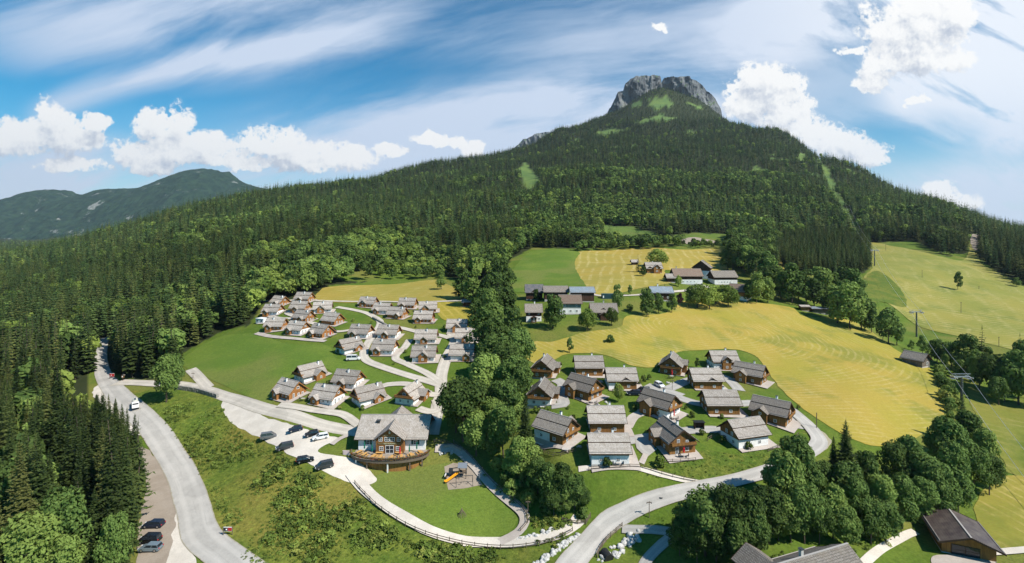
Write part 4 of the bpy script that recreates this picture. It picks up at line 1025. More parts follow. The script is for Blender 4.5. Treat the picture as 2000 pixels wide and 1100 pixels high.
REDP = mat('red_fabric', (.62, .03, .04), .8, None, .2)
GFAB = mat('green_fabric', (.01, .14, .085), .8, None, .2)
TABW = mat('larch_furniture', lambda: mixc(noise(coord(), 4, 3), (.62, .36, .12), (.50, .27, .08)), .6, None, .3)
GALV = mat('galvanised_steel', (.42, .43, .44), .4, None, .5, .8)
DSTEEL = mat('dark_steel', (.07, .075, .08), .5, None, .4, .5)
FENCEW = mat('fence_wood', lambda: mixc(noise(coord(), 2, 3), (.10, .075, .055), (.20, .16, .12)), .9, None, .1)

def slab(mb, a, b, c, d, th, m=0, uo=(0, 0)):
    """roof slab: a,b along the eave, c,d along the ridge (c above b)"""
    a, b, c, d = map(Vector, (a, b, c, d)); L = (b - a).length; S = (d - a).length
    du = (d - a).dot((b - a).normalized()); h = math.sqrt(max(S * S - du * du, .01)); cu = (c - a).dot((b - a).normalized())
    dn = Vector((0, 0, -th))
    mb.face([a, b, c, d], [(uo[0], uo[1]), (uo[0] + L, uo[1]), (uo[0] + cu, uo[1] + h), (uo[0] + du, uo[1] + h)], m)
    mb.face([a + dn, d + dn, c + dn, b + dn], None, 1)
    for p, q in ((a, b), (b, c), (c, d), (d, a)): mb.face([p, p + dn, q + dn, q], None, 1)

def window(parent, face, x, z, w=.9, h=1.0, L=9, W=7, off=0.0, shut=False, door=False, ox=0, frame=None):
    """face F/B/L/R of a box LxW; x along the wall"""
    fb = MB(); pb = MB()
    def P(u, v, d):
        if face == 'F': return (u + ox, -W / 2 - off - d, v)
        if face == 'B': return (-u + ox, W / 2 + off + d, v)
        if face == 'R': return (L / 2 + off + d, u, v)
        return (-L / 2 - off - d, -u, v)
    def bx(mb, u0, u1, v0, v1, d0, d1):
        p = [P(u, v, d) for d in (d0, d1) for u, v in ((u0, v0), (u1, v0), (u1, v1), (u0, v1))]
        for q in ((4, 5, 6, 7), (0, 1, 5, 4), (1, 2, 6, 5), (2, 3, 7, 6), (3, 0, 4, 7)): mb.face([p[k] for k in q])
    t = .11
    bx(fb, x - w/2, x + w/2, z, z + t, 0, .07); bx(fb, x - w/2, x + w/2, z + h - t, z + h, 0, .07)
    bx(fb, x - w/2, x - w/2 + t, z + t, z + h - t, 0, .07); bx(fb, x + w/2 - t, x + w/2, z + t, z + h - t, 0, .07)
    if w > .7: bx(fb, x - .035, x + .035, z + t, z + h - t, 0, .06)
    if h > .9: bx(fb, x - w/2 + t, x + w/2 - t, z + h * .5 - .03, z + h * .5 + .03, 0, .055)
    bx(pb, x - w/2 + t * .9, x + w/2 - t * .9, z + t * .9, z + h - t * .9, .0, .03)
    f = fb.build('door' if door else 'window', frame or WFR, parent); pb.build('pane', GLASS, f)
    if shut:
        for s in (-1, 1):
            sb = MB(); bx(sb, x + s * (w/2 + .28) - .26, x + s * (w/2 + .28) + .26, z, z + h, 0, .05); sb.build('shutter', GREENP, f)

def chalet(p, parent_name, loc, rz, label, cat='chalet', group=None):
    g = dict(L=9.5, W=7.5, h1=2.5, he=2.7, pitch=40, oe=.8, og=.8, low='wood', wood=W_NEW, roof=R_SH, wings=[], chim=(1.6, .8), wins=[], balc=None, white=None, step=True, base=True)
    g.update(p); L, W, h1, he = g['L'], g['W'], g['h1'], g['he']; tn = math.tan(R(g['pitch'])); zr = he + W / 2 * tn
    root = empty(parent_name, loc, rz, label, cat, group)
    # ground floor
    b = MB(); low = PLAST if g['low'] == 'white' else g['wood']
    b.box((0, 0, h1 / 2 - .9), (L, W, h1 + 1.8)); b.build('ground_floor_wall', low, root)
    if g['white']:      # a white part of the ground floor: (x0, x1)
        x0, x1 = g['white']; w = MB(); w.box(((x0 + x1) / 2, 0, h1 / 2 - .9), (x1 - x0, W + .06, h1 + 1.76)); w.build('plaster_wall', PLAST, root)
    if g['base']:
        w = MB(); w.box((0, 0, -.6), (L + .12, W + .12, 1.5)); w.build('plinth', STONE, root)
    # upper floor / gables
    u = MB(); e = .05; hw = W / 2 + e
    prof = [(-hw, h1 + .002), (hw, h1 + .002), (hw, he), (0, zr - .08), (-hw, he)]
    u.prism(prof, -L / 2 - e, L / 2 + e); u.build('upper_wall', g['wood'], root)
    # roof
    r = MB(); oe, og = g['oe'], g['og']; x0, x1 = -L / 2 - og, L / 2 + og; th = .2; up = .18
    for s in (-1, 1):
        ye, ze = s * (W / 2 + oe), he - oe * tn + up
        ym, zm = ye * .46, zr + up - abs(ye * .46) * tn
        A = (x0, ye, ze), (x1, ye, ze)
        if g['step']:
            ov = .25
            q = [(x0, ye, ze), (x1, ye, ze), (x1, ym * .94, zr + up - abs(ym * .94) * tn), (x0, ym * .94, zr + up - abs(ym * .94) * tn)]
            k = [(x0 + .02, ym, zm + .27), (x1 - .02, ym, zm + .27), (x1 - .02, 0, zr + up + .27), (x0 + .02, 0, zr + up + .27)]
            if s > 0: q = [q[1], q[0], q[3], q[2]]; k = [k[1], k[0], k[3], k[2]]
            slab(r, *q, th); slab(r, *k, th + .06, 0, (.17, 3.1))
        else:
            q = [(x0, ye, ze), (x1, ye, ze), (x1, 0, zr + up), (x0, 0, zr + up)]
            if s > 0: q = [q[1], q[0], q[3], q[2]]
            slab(r, *q, th)
    ro = r.build('roof', [g['roof'], DKWOOD], root)
    cpm = MB(); cpm.box((0, 0, zr + up + (.29 if g['step'] else .03)), (L + 2 * og - .1, .3, .09)); cpm.build('ridge_cap', BATTEN, ro)
    sg = MB()
    for s in (-1, 1):
        ye = s * (W / 2 + oe - .35); sg.bar((x0 + .2, ye, zr + up - abs(ye) * tn + .12), (x1 - .2, ye, zr + up - abs(ye) * tn + .12), .07, 6)
    sg.build('snow_guard', BATTEN, ro)
    for xx in (x0 - .04, x1 + .04):
        bb = MB(); ye = W / 2 + oe; zl = zr + up - ye * tn
        bb.prism([(-ye, zl - .3), (-ye, zl + .06), (0, zr + up + .1), (ye, zl + .06), (ye, zl - .3), (0, zr + up - .26)], xx - .03, xx + .03)
        bb.build('barge_board', DKWOOD if g['wood'] is not W_NEW else W_NEW, ro)
    if g['chim']:
        cx, cy = g['chim']; zc = zr - abs(cy) * tn
        c = MB(); c.box((cx, cy, zc + .7), (.55, .55, 1.9)); ch = c.build('chimney', PLAST if g.get('chimw', 1) else STONE, ro)
        c = MB(); c.box((cx, cy, zc + 1.8), (.75, .75, .1)); c.build('chimney_cap', DSTEEL, ch)
    # cross gables: dict(side=-1/1, x, w, d, he, h1?, low?)
    for wg in g['wings']:
        s = wg.get('side', -1); wx, ww, wd, we = wg['x'], wg['w'], wg['d'], wg['he']; wp = math.tan(R(wg.get('pitch', g['pitch']))); wz = we + ww / 2 * wp
        pr = wg.get('ridge')
        yf = s * (W / 2 + wd)                       # front wall
        m = MB(); z0 = wg.get('z0', -1.5)
        yi = s * max(W / 2 - 2.2 - (wz - he) / tn, .3) if wz > he else s * (W / 2 - .4)
        pf = [(wx - ww / 2, z0), (wx + ww / 2, z0), (wx + ww / 2, we), (wx, wz - .06), (wx - ww / 2, we)]
        m.prism(pf, *(sorted((yf, yi))), axis='y')
        wo = m.build(wg.get('name', 'wing'), wg.get('mat', g['wood']), root)
        o2 = .5; of = wg.get('of', .55); r = MB(); yF = s * (W / 2 + wd + of)
        def yroof(z): return s * max((zr - (z - up)) / tn - .25, 0.0)
        zR = wz + up; zE = we - o2 * wp + up
        yR, yE = yroof(zR), yroof(zE)
        if abs(yE) > W / 2 + oe: yE = s * (W / 2 + .02)
        for t in (-1, 1):
            xe = wx + t * (ww / 2 + o2)
            q = [(xe, yE, zE), (xe, yF, zE), (wx, yF, zR), (wx, yR, zR)]
            if s * t > 0: q = [q[1], q[0], q[3], q[2]]
            slab(r, *q, .18)
        wr = r.build('wing_roof', [g['roof'], DKWOOD], wo)
        b2 = MB(); xe = ww / 2 + o2
        b2.prism([(wx - xe, zE - .24), (wx - xe, zE + .05), (wx, zR + .08), (wx + xe, zE + .05), (wx + xe, zE - .24), (wx, zR - .2)], *(sorted((yF, yF + s * .06))), axis='y')
        b2.build('barge_board', BATTEN if g['wood'] is W_NEW else DKWOOD, wr)
        if s < 0:
            for wv in wg.get('wins', [(0, we - 1.3, .8, .9)]):
                window(wo, 'F', wv[0], wv[1], wv[2], wv[3], W=W + 2 * wd, ox=wx, off=.01)
        elif wg.get('wins'):
            for wv in wg['wins']: window(wo, 'B', wv[0], wv[1], wv[2], wv[3], W=W + 2 * wd, ox=wx, off=.01)
        if wg.get('lean'):      # small lean-to roof beside a wing
            pass
    for wv in g['wins']:
        face, x, z, w, h = wv[:5]; window(root, face, x, z, w, h, L, W, .06, *(wv[5:] if len(wv) > 5 else ()))
    if g['balc']:
        f, z = g['balc'][:2]; bw = W - .3; m = MB(); n = 1.1; rl = MB()
        s = 1 if f == 'R' else -1; xc = s * (L / 2 + n / 2)
        m.box((xc, 0, z), (n, bw, .14)); bo = m.build('balcony', DKWOOD, root)
        rl.box((s * (L / 2 + n - .04), 0, z + .55), (.06, bw, .7))
        for t in (-1, 1): rl.box((xc, t * (bw / 2 - .03), z + .55), (n - .1, .06, .7))
        rl.box((s * (L / 2 + n - .04), 0, z + .98), (.14, bw + .1, .08)); rl.build('railing', g['wood'], bo)
    return root

# ------------------------------------------------------------------ types
LW = [('F', 3.0, .9, .8, .9), ('F', .9, .9, .7, .8), ('R', -1.9, .2, .8, 1.9), ('R', .2, .8, .9, 1.0), ('R', 2.0, .8, .9, 1.0), ('R', 0, 3.4, 1.2, .9), ('L', 0, 3.4, 1.2, .9), ('L', 1.6, .8, .9, 1.0), ('L', -1.6, .8, .9, 1.0), ('B', 1.5, .9, .9, .9), ('B', -2, .9, .9, .9)]
def P_L(porch=-2.2, white=False, ps=3.0, pd=1.6, **k):
    d = dict(low='white' if white else 'wood', wins=[w for w in LW if not (w[0] == 'F' and abs(w[1] - porch) < 2)], wings=[dict(x=porch, w=ps, d=pd, he=2.3, pitch=38, name='porch', wins=[(0, .9, .8, .9)])], chim=(porch + 1.1, -.9), wood=W_NEW)
    d.update(k); return d
def P_LBIG(x=-1.5, white=False, **k):      # big front cross gable
    return P_L(porch=x, white=white, ps=3.6, pd=1.3, wings=[dict(x=x, w=3.8, d=1.2, he=3.1, pitch=40, name='wing', wins=[(0, .8, .9, 1.0), (0, 3.0, .8, .8)])], **k)
TYPES = {
 'pl': P_L(-2.2), 'plw': P_L(-2.2, True), 'pc': P_L(-.6), 'pcw': P_L(-.6, True, 3.2, 1.4), 'pr': P_L(2.4), 'prw': P_L(2.2, True),
 'big': P_LBIG(-1.6), 'bigw': P_LBIG(-.8, True), 'cw': P_LBIG(0, True), 'none': P_L(0, wings=[], chim=(1, 1)),
 'gw': P_L(2.2, True, 3.4, 1.6, balc=('L', 2.55), wings=[dict(x=2.0, w=3.6, d=1.4, he=2.5, pitch=38, name='wing', wins=[(0, .9, .8, 1.0)])]),
 'gwr': P_L(2.2, True, 3.4, 1.6, balc=('L', 2.55), wings=[dict(x=1.6, w=4.2, d=2.2, he=2.7, pitch=38, name='wing', wins=[(0, .9, .8, 1.0)])]),
}
RW = [('F', -2.6, .9, 1.0, 1.0), ('F', 2.2, .9, 1.0, 1.0), ('R', -1.8, .1, 1.0, 2.0, False, True), ('R', 1.4, .8, 1.1, 1.1), ('R', -1.4, 2.9, .9, 1.5), ('R', 1.4, 2.9, .9, 1.1), ('L', -1.8, .8, 1.1, 1.1), ('L', 1.8, .8, 1.1, 1.1), ('L', -1.2, 3.0, .9, 1.1), ('L', 1.2, 3.0, .9, 1.1), ('B', 2, .9, 1, 1)]
def P_R(**k):
    d = dict(L=10.6, W=8.2, h1=2.6, he=3.9, pitch=36, oe=.9, og=.75, low='wood', wood=W_OLD, roof=R_SH, wins=RW, chim=(1.5, .5), wings=[])
    d.update(k); return d
TYPES.update({
 'rl': P_R(), 'rlw': P_R(low='white', wings=[dict(side=1, x=-2.2, w=3.4, d=.5, he=5.0, pitch=36, z0=2, wins=None, of=.3)]),
 'rlb': P_R(wings=[dict(side=1, x=-1.6, w=3.4, d=.5, he=5.0, pitch=36, z0=2, of=.3)]),
 'rd': P_R(wings=[dict(x=1.4, w=2.6, d=.15, he=3.7, pitch=32, z0=2.8, name='dormer', wins=[], of=.5)]),
 'rdw': P_R(white=(-5.34, -1.6), wings=[dict(x=1.2, w=2.6, d=.15, he=3.7, pitch=32, z0=2.8, name='dormer', wins=[], of=.5)]),
 'rc': P_R(white=(-5.34, -2.0), wings=[dict(x=0, w=3.6, d=.9, he=4.3, pitch=36, wins=[(0, .8, 1.0, 1.0), (0, 3.2, .9, .9)])]),
 'rwr': P_R(roof=R_SHD, balc=('L', 2.7), wings=[dict(x=1.7, w=4.4, d=2.0, he=3.6, pitch=34, wins=[(0, .9, 1, 1), (0, 3.0, .8, .8)])]),
 'rwrw': P_R(roof=R_SHD, low='white', balc=('L', 2.7), wings=[dict(x=1.7, w=4.4, d=2.0, he=3.6, pitch=34, wins=[(0, .9, 1, 1)])]),
 'rwl': P_R(roof=R_SHD, balc=('R', 2.7), wings=[dict(x=-1.9, w=4.0, d=2.0, he=3.7, pitch=34, wins=[(0, .9, 1, 1), (0, 3.0, .8, .8)])]),
 'rwlw': P_R(roof=R_SHD, balc=('R', 2.7), white=(2.2, 5.34), wings=[dict(x=-1.9, w=4.0, d=2.0, he=3.7, pitch=34, wins=[(0, .9, 1, 1)])]),
 'rn': P_R(roof=R_SHD, balc=('R', 2.7), white=(-5.34, 0.5), wings=[dict(side=1, x=2.2, w=3.2, d=.6, he=4.6, pitch=34, z0=2)]),
 'rq': P_R(low='white', wings=[], chim=None),
})
PROTO = {}
HOUSEPTS = []
def place(ty, px, py, yaw, label, group, cat='chalet', name='chalet', sc=1.0, patio=None):
    d = TYPES[ty]; W = d.get('W', 7.5); L = d.get('L', 9.5)
    a = R(yaw); f = at(px, py)
    ext = (abs(math.cos(a)) * W + abs(math.sin(a)) * L) / 2 * sc
    y = f.y + ext; x = (px - CX) / F0 * y
    z = min(zt(x, y), zt(f.x, f.y) + .5)
    z = (zt(x, y) + zt(f.x, f.y)) / 2
    HOUSEPTS.append((x, y, max(L, W) * .62))
    if ty in PROTO:
        r = copy_tree(PROTO[ty], None, KIDS); r.location = (x, y, z); r.rotation_euler = (0, 0, a); tag(r, label, cat, group)
    else:
        r = chalet(d, name, (x, y, z), a, label, cat, group); PROTO[ty] = r
        for o in bpy.data.objects:
            if o.parent is not None:
                l = KIDS.setdefault(o.parent.name, [])
                if o not in l: l.append(o)
    r.scale = (sc, sc, sc)
    if patio:
        dx, dy, pw, ph = patio; M = Matrix.Rotation(a, 2)
        c = [Vector((x, y)) + M @ Vector((dx + sx * pw / 2, dy + sy * ph / 2)) for sx, sy in ((-1, -1), (1, -1), (1, 1), (-1, 1))]
        V = []; n = 6
        for i in range(n + 1):
            for j in range(n + 1):
                p = c[0] + (c[1] - c[0]) * (i / n) + (c[3] - c[0]) * (j / n); V.append((p.x, p.y, zt(p.x, p.y) + lift(p.y) + .24))
        Fc = [(i * (n + 1) + j, (i + 1) * (n + 1) + j, (i + 1) * (n + 1) + j + 1, i * (n + 1) + j + 1) for i in range(n) for j in range(n)]
        me = bpy.data.meshes.new('patio'); me.from_pydata(V, [], Fc); me.update(); me.materials.append(PATIO)
        o = bpy.data.objects.new('patio', me); COL.objects.link(o); tag(o, 'stone patio beside a chalet', None, None, 'structure')
    return r
KIDS = {}
GL, GR = 'chalets of the left village', 'timber chalets of the right village'
LEFT = [
 ('pr',547,600,-30,'back row chalet farthest left, its gable turned to the right'),
 ('pc',595,592,-12,'farthest back wooden chalet directly below the dark forest'),
 ('plw',534,617,-10,'small chalet with white walls and wooden porch in the left back corner'),
 ('pc',587,611,-10,'wooden chalet in the second row behind the oval yard'),
 ('bigw',631,613,12,'white based chalet standing alone right of the back left cluster'),
 ('pl',540,647,-5,'front left wooden chalet beside the white container hut'),
 ('pr',594,632,-25,'wooden chalet in the middle of the left cluster, porch at its right'),
 ('plw',583,655,-22,'chalet with white gable wall at the edge of the lush field'),
 ('pl',628,662,-28,'wooden chalet at the right end of the row on the lush field, red furniture outside'),
 ('none',650,637,-25,'large wooden chalet with its gable to the right above the middle left cluster'),
 ('big',720,602,-12,'wooden chalet with large front gable at the top of the village lane'),
 ('plw',748,615,-15,'white and wood chalet just right of the topmost lane bend'),
 ('pr',777,624,-20,'brown chalet with gabled porch at its right near the stone wall'),
 ('pl',797,604,-8,'back row chalet in front of the yellow hay meadow'),
 ('big',836,612,8,'back row chalet farthest right beside the small hay patch'),
 ('pl',828,632,-5,'wooden chalet with a red parasol at its right corner'),
 ('cw',893,650,0,'white chalet with central wooden gable near the grove'),
 ('plw',706,662,-12,'white chalet with left porch above the parked white van'),
 ('pcw',760,663,-8,'white chalet with porch right above the lane fork'),
 ('pcw',833,672,0,'white chalet standing behind the two storey gabled chalet'),
 ('pcw',911,670,3,'white chalet behind another at the edge of the grove'),
 ('gw',682,694,50,'chalet with balcony gable facing left behind the white van'),
 ('plw',752,695,-8,'white chalet with wide roof between two lane arms'),
 ('cw',829,708,0,'white chalet with tall central wooden gable facing the lodge'),
 ('prw',903,705,-2,'white chalet with right porch half hidden by the grove'),
 ('gwr',605,750,52,'chalet with white ground floor and gable facing left in the lower row'),
 ('pcw',681,762,-15,'white chalet with central porch and small patio in the lower group'),
 ('pl',567,784,-32,'all wood chalet at the left end of the lower row'),
 ('plw',641,795,-20,'white and wood chalet in the middle of the lower row above the car park'),
 ('gw',719,798,42,'chalet with windowless white gable end beside the footpath'),
 ('gwr',802,795,72,'chalet with its gable and balcony facing the lodge roof'),
]
for ty, px, py, yaw, lb in LEFT: place(ty, px, py, yaw, lb, GL, sc=.87, patio=(.9, -.6, 10.4, 8.6))
RIGHT = [
 ('rwr',1063,742,74,'gabled timber chalet at the top left corner of the right village'),
 ('rl',1149,736,0,'long brown chalet in the back row left'),
 ('rwrw',1058,797,76,'gabled chalet with white ground floor beside the central grove'),
 ('rwl',1140,786,-46,'timber chalet with diagonal ridge between the two left drives'),
 ('rdw',1212,762,0,'long chalet with white left half behind the slender tree'),
 ('rwr',1312,735,66,'gabled timber chalet with red towel above the parking bay'),
 ('rd',1376,762,0,'long timber chalet with a tiny roof dormer inside the lane loop'),
 ('rc',1411,723,0,'timber chalet with centre gable in the far back row'),
 ('rwl',1465,754,-42,'dark timber chalet at the top right end of the village'),
 ('rwlw',1288,822,-48,'chalet with diagonal ridge and white corner in the village centre'),
 ('rl',1405,812,0,'long timber chalet with red cloth right of the village centre'),
 ('rwl',1507,836,-42,'gabled timber chalet on the outermost right bend of the road'),
 ('rn',1086,875,-40,'low sloping chalet with fenced patio beside the grove'),
 ('rlb',1182,848,0,'long brown chalet directly behind the big white walled one'),
 ('rlw',1187,911,0,'largest looking chalet with white ground floor and red parasol at the front fence'),
 ('rwl',1315,892,-78,'gabled chalet facing the valley at the edge of the grassy bank'),
 ('rq',1453,880,16,'white walled chalet with trained rose bushes at the right of the bank'),
]
for ty, px, py, yaw, lb in RIGHT: place(ty, px, py, yaw, lb, GR, sc=.86, patio=(1.2, -.4, 11.8, 9.2))

# farms
WN = [('F', -3, 1.0, 1.0, 1.0), ('F', 0, 1.0, 1.0, 1.0), ('F', 3, 1.0, 1.0, 1.0), ('F', -3, 3.6, 1.0, 1.0), ('F', 3, 3.6, 1.0, 1.0)]
SW = [('F', x, 1.3, .9, .7) for x in (-6, -3.5, -1, 1.5, 4)]
TYPES.update({
 'f1': dict(L=8, W=9, h1=2.8, he=5.2, pitch=36, low='white', wood=W_DARK, roof=R_SHD, step=False, chim=(.6, .4), wins=[('F', 2.8, 1, 1, 1), ('F', -2.6, 3.6, 1, 1), ('F', 2.6, 3.6, 1, 1)], wings=[dict(x=0, w=2.6, d=1.6, he=2.3, pitch=30, name='porch', wins=[(0, .2, 1, 1.9)])]),
 'f2': dict(L=9, W=9, h1=2.8, he=4.4, pitch=38, wood=W_DARK, roof=R_SLT, step=False, chim=None, wins=[], wings=[dict(x=.4, w=3, d=.3, he=4.6, pitch=38, name='dormer', z0=3, wins=[])]),
 'f3': dict(L=13, W=9, h1=2.8, he=4.6, pitch=30, wood=W_DARK, roof=R_SHD, step=False, chim=None, wins=[]),
 'f4': dict(L=10, W=10, h1=2.8, he=5.4, pitch=32, low='white', wood=TEAL, roof=R_BRN, step=False, chim=(0, .3), chimw=0, wins=WN),
 'f5': dict(L=12, W=9, h1=2.8, he=5, pitch=26, wood=W_DARK, roof=R_BLU, step=False, chim=None, wins=[]),
 'f6': dict(L=11.5, W=9, h1=2.6, he=3.4, pitch=36, wood=W_DARK, roof=R_SHD, step=False, chim=(.2, .3), chimw=0, wins=[], wings=[dict(x=-.2, w=2.0, d=-1.5, he=4.2, pitch=34, name='dormer', z0=3.6, wins=[]), dict(x=-.2, w=3.4, d=1.5, he=2.3, pitch=30, name='porch', wins=[])]),
 'f8': dict(L=11, W=9, h1=2.8, he=4.2, pitch=30, wood=W_DARK, roof=R_BLU, step=False, chim=(-1.5, .3), wins=WN),
 'f9': dict(L=4, W=4, h1=2, he=2.4, pitch=36, wood=W_DARK, roof=R_SH, step=False, chim=None, wins=[]),
 'f10': dict(L=10, W=9, h1=2.6, he=3.4, pitch=36, wood=W_OLD, roof=R_SH, chim=(0, 1), wins=[], wings=[dict(x=1.2, w=4.2, d=1.4, he=4.0, pitch=36, wins=[(0, 1, 1.2, 1.0), (0, 3.2, 1, 1)]), dict(x=-3.2, w=2.2, d=0, he=3.6, pitch=34, z0=2.6, name='dormer', wins=[])]),
 'f11': dict(L=19, W=12, h1=3.2, he=5.8, pitch=36, low='white', wood=W_DARK, roof=R_BRN, step=False, chim=(-7, 0), chimw=0, wins=SW),
 'f12': dict(L=10, W=11, h1=5.2, he=7.4, pitch=38, low='white', wood=W_DARK, roof=R_SHD, step=False, chim=None, wins=[('L', -1, 3, 2, 1.4)]),
 'f13': dict(L=16, W=11, h1=3.2, he=5.2, pitch=34, low='white', wood=W_DARK, roof=R_SHD, step=False, chim=None, wins=[('F', x, 1.3, .9, .7) for x in (-3, -1, 1, 3)]),
 'f15': dict(L=11, W=11, h1=2.4, he=5.6, pitch=36, low='white', wood=W_OLD, roof=R_BRN, step=False, chim=None, balc=('R', 3.0), wins=[('R', -2, 3.4, .9, 1), ('R', 0, 3.4, .9, 1), ('R', 2, 3.4, .9, 1), ('R', 0, .6, 1.4, 1.2)]),
 's1': dict(L=8, W=5, h1=2.0, he=2.6, pitch=14, wood=W_GREY, roof=R_BLU, step=False, chim=None, wins=[]),
 's1b': dict(L=4, W=4, h1=2.0, he=2.4, pitch=14, wood=W_OLD, roof=R_SH, step=False, chim=None, wins=[]),
 's2': dict(L=7.5, W=6.5, h1=2.2, he=3.0, pitch=36, wood=W_GREY, roof=R_SHD, step=False, chim=None, wins=[('R', .8, .8, 1.8, 1.2)]),
 's3': dict(L=6.5, W=5, h1=2.2, he=2.6, pitch=22, wood=W_DARK, roof=R_BLU, step=False, chim=None, wins=[]),
 'barn': dict(L=8.8, W=8.6, h1=2.2, he=2.8, pitch=20, oe=1.0, og=1.4, wood=W_OLD, roof=R_MET, step=False, chim=None, wins=[('R', -.5, .1, 4.6, 2.0, False, True, 0, DKWOOD)]),  # front is open; this dark glazed door is added for the opening's shade
 'big': TYPES['big'],
 'biglodge': dict(L=21, W=11, h1=3, he=4.6, pitch=33, oe=1.2, og=1.2, wood=W_OLD, roof=R_SHD, chim=(1.0, .4), chimw=0, wins=[('F', -6, 1, 1.2, 1.2), ('F', 6, 1, 1.2, 1.2)], wings=[dict(x=2.5, w=4.4, d=.6, he=4.6, pitch=33, wins=[(0, 3.4, 1.4, 1.2)]), dict(side=1, x=-2.5, w=6, d=3.0, he=4.4, pitch=33)]),
})
def farm(*a, **k): return place(*a, **k)
GF = None
farm('f2',1043,586,0,'dark brown barn with a black slate roof behind the white farmhouse',GF,'barn','barn')
farm('f3',1085,586,0,'long grey roofed barn joined to the black roofed barn',GF,'barn','barn',sc=.95)
farm('f5',1136,590,0,'dark barn with a blue grey metal roof',GF,'barn','barn')
farm('f1',1042,629,0,'old farmhouse with white ground floor, dark boards and gabled porch',GF,'farmhouse','farmhouse',sc=.9)
farm('f4',1113,615,-2,'farmhouse with brown tiled roof and grey green upper floor',GF,'farmhouse','farmhouse')
farm('f6',1178,625,-3,'low dark farmhouse with grey roof and tiny dormer behind two orchard trees',GF,'farmhouse','farmhouse')
farm('f8',1290,588,-4,'house with a blue grey roof half hidden by round trees',GF,'farmhouse','farmhouse')
farm('f9',1239,518,0,'small hut beside the dark spruce in the upper hay meadow',GF,'hut','hut')
farm('f10',1275,534,0,'upper timber farmhouse with a double gabled shingle roof',GF,'farmhouse','farmhouse')
farm('f12',1371,546,62,'tall farmhouse with gable facing the yard behind the long building',GF,'farmhouse','farmhouse')
farm('f11',1340,556,-2,'long farm building with brown roof, dark boards and white base',GF,'farmhouse','farmhouse',sc=.9)
farm('f9',1310,552,0,'small lean hut at the left end of the long farm building',GF,'hut','hut',sc=1.3)
farm('f13',1411,557,2,'grey roofed stable with white base at the right of the upper farm',GF,'barn','barn',sc=.92)
farm('f15',1445,589,-38,'brown roofed timber farmhouse with balcony below the mixed clump',GF,'farmhouse','farmhouse',sc=.9)
farm('s1',1598,613,-6,'open grey shed with metal roof under the big row tree',GF,'shed','shed')
farm('s1b',1570,608,-6,'small plank shed left of the open grey shed',GF,'shed','shed')
farm('s2',1789,718,-62,'lone weathered hay barn at the corner of the big meadow',GF,'barn','hay_barn',sc=.95)
farm('s3',917,600,-4,'small dark hut with blue roof beside the grove',GF,'hut','hut')
farm('barn',1874,1100,-113,'brown ribbed metal roof barn with open front at the lower right',GF,'barn','barn')
farm('biglodge',1560,1275,20,'large shingle roofed building cut off by the bottom edge',GF,'house','timber_house')
# ------------------------------------------------------------------ the big lodge
LZ = -62.7
LX, LY = -.2255 * 149, 149.0
TYPES['lodge'] = dict(L=18.6, W=12, h1=3.4, he=3.7, pitch=32, oe=1.0, og=.9, low='white', wood=W_LODGE, roof=R_SH, step=False, chim=None, base=False,
    wins=[('F', -6.6, 1.5, 1.1, 1.2, True), ('F', 6.6, 1.5, 1.1, 1.2, True), ('R', -3, 1.4, 1.1, 1.2, True), ('R', 2, 1.4, 1.1, 1.2, True), ('R', 0, 4.4, 1.2, 1.1), ('L', 0, 4.4, 1.2, 1.1), ('L', 2, 1.4, 1.1, 1.2)],
    wings=[dict(x=0, w=7.6, d=2.4, he=4.1, pitch=36, of=.9, z0=-3, wins=[(-2.5, 3.35, 1.0, 1.15), (-.72, 3.35, 1.35, 1.15), (.72, 3.35, 1.35, 1.15), (2.5, 3.35, 1.0, 1.15), (-2.3, .75, 1.15, 1.2), (2.3, .75, 1.15, 1.2)]),
           dict(side=1, x=-.4, w=6.0, d=2.5, he=4.6, pitch=38, mat=PLAST, wins=[(0, 1, 1, 1)])])
lodge = chalet(TYPES['lodge'], 'lodge', (LX, LY, LZ), 0, 'large lodge with white side walls, tall wooden centre gable and curved front terrace', 'lodge')
m = MB(); m.box((0, 0, -2.6), (18.4, 11.8, 5.2)); m.build('basement_wall', PLAST, lodge)
window(lodge, 'F', 0, .05, 2.3, 2.2, 18.6, 12 + 4.8, .02, False, True)
m = MB(); m.box((0, -8.47, 2.75), (6.4, .06, .5)); sgn = m.build('name_board', mat('board_olive', (.17, .12, .05), .8), lodge)
def text(body, size, loc, material, parent, name='lettering', rz=0, rx=90, ext=.02):
    c = bpy.data.curves.new(name, 'FONT'); c.body = body; c.size = size; c.extrude = ext; c.align_x = 'CENTER'; c.align_y = 'CENTER'
    o = bpy.data.objects.new(name, c); dg = bpy.context.evaluated_depsgraph_get(); COL.objects.link(o); dg.update()
    me = bpy.data.meshes.new_from_object(o.evaluated_get(dg)); bpy.data.objects.remove(o)
    me.materials.clear(); me.materials.append(material); o = bpy.data.objects.new(name, me); COL.objects.link(o)
    o.parent = parent; o.location = loc; o.rotation_euler = (R(rx), 0, R(rz)); return o
PALE = mat('pale_lettering', (.62, .58, .36), .7)
text('RESTAURANT', .52, (0, -8.53, 2.75), PALE, sgn)
text('HAGAN', .42, (-1.15, -8.47, 5.0), PALE, lodge); text('LODGE', .42, (1.15, -8.47, 5.0), PALE, lodge)
m = MB(); m.lathe([(0, -.30), (.22, -.25), (.30, 0), (.24, .22), (0, .26)], (0, 0, 0), 10); cr = m.build('gable_emblem', mat('emblem', (.55, .6, .5), .6), lodge); cr.location = (0, -8.5, 5.75)
m = MB(); m.lathe([(0, -.1), (.16, -.08), (.16, .12), (0, .16)], (0, 0, 0), 8); o = m.build('gable_lamp', WFR, lodge); o.location = (0, -8.62, 6.25)
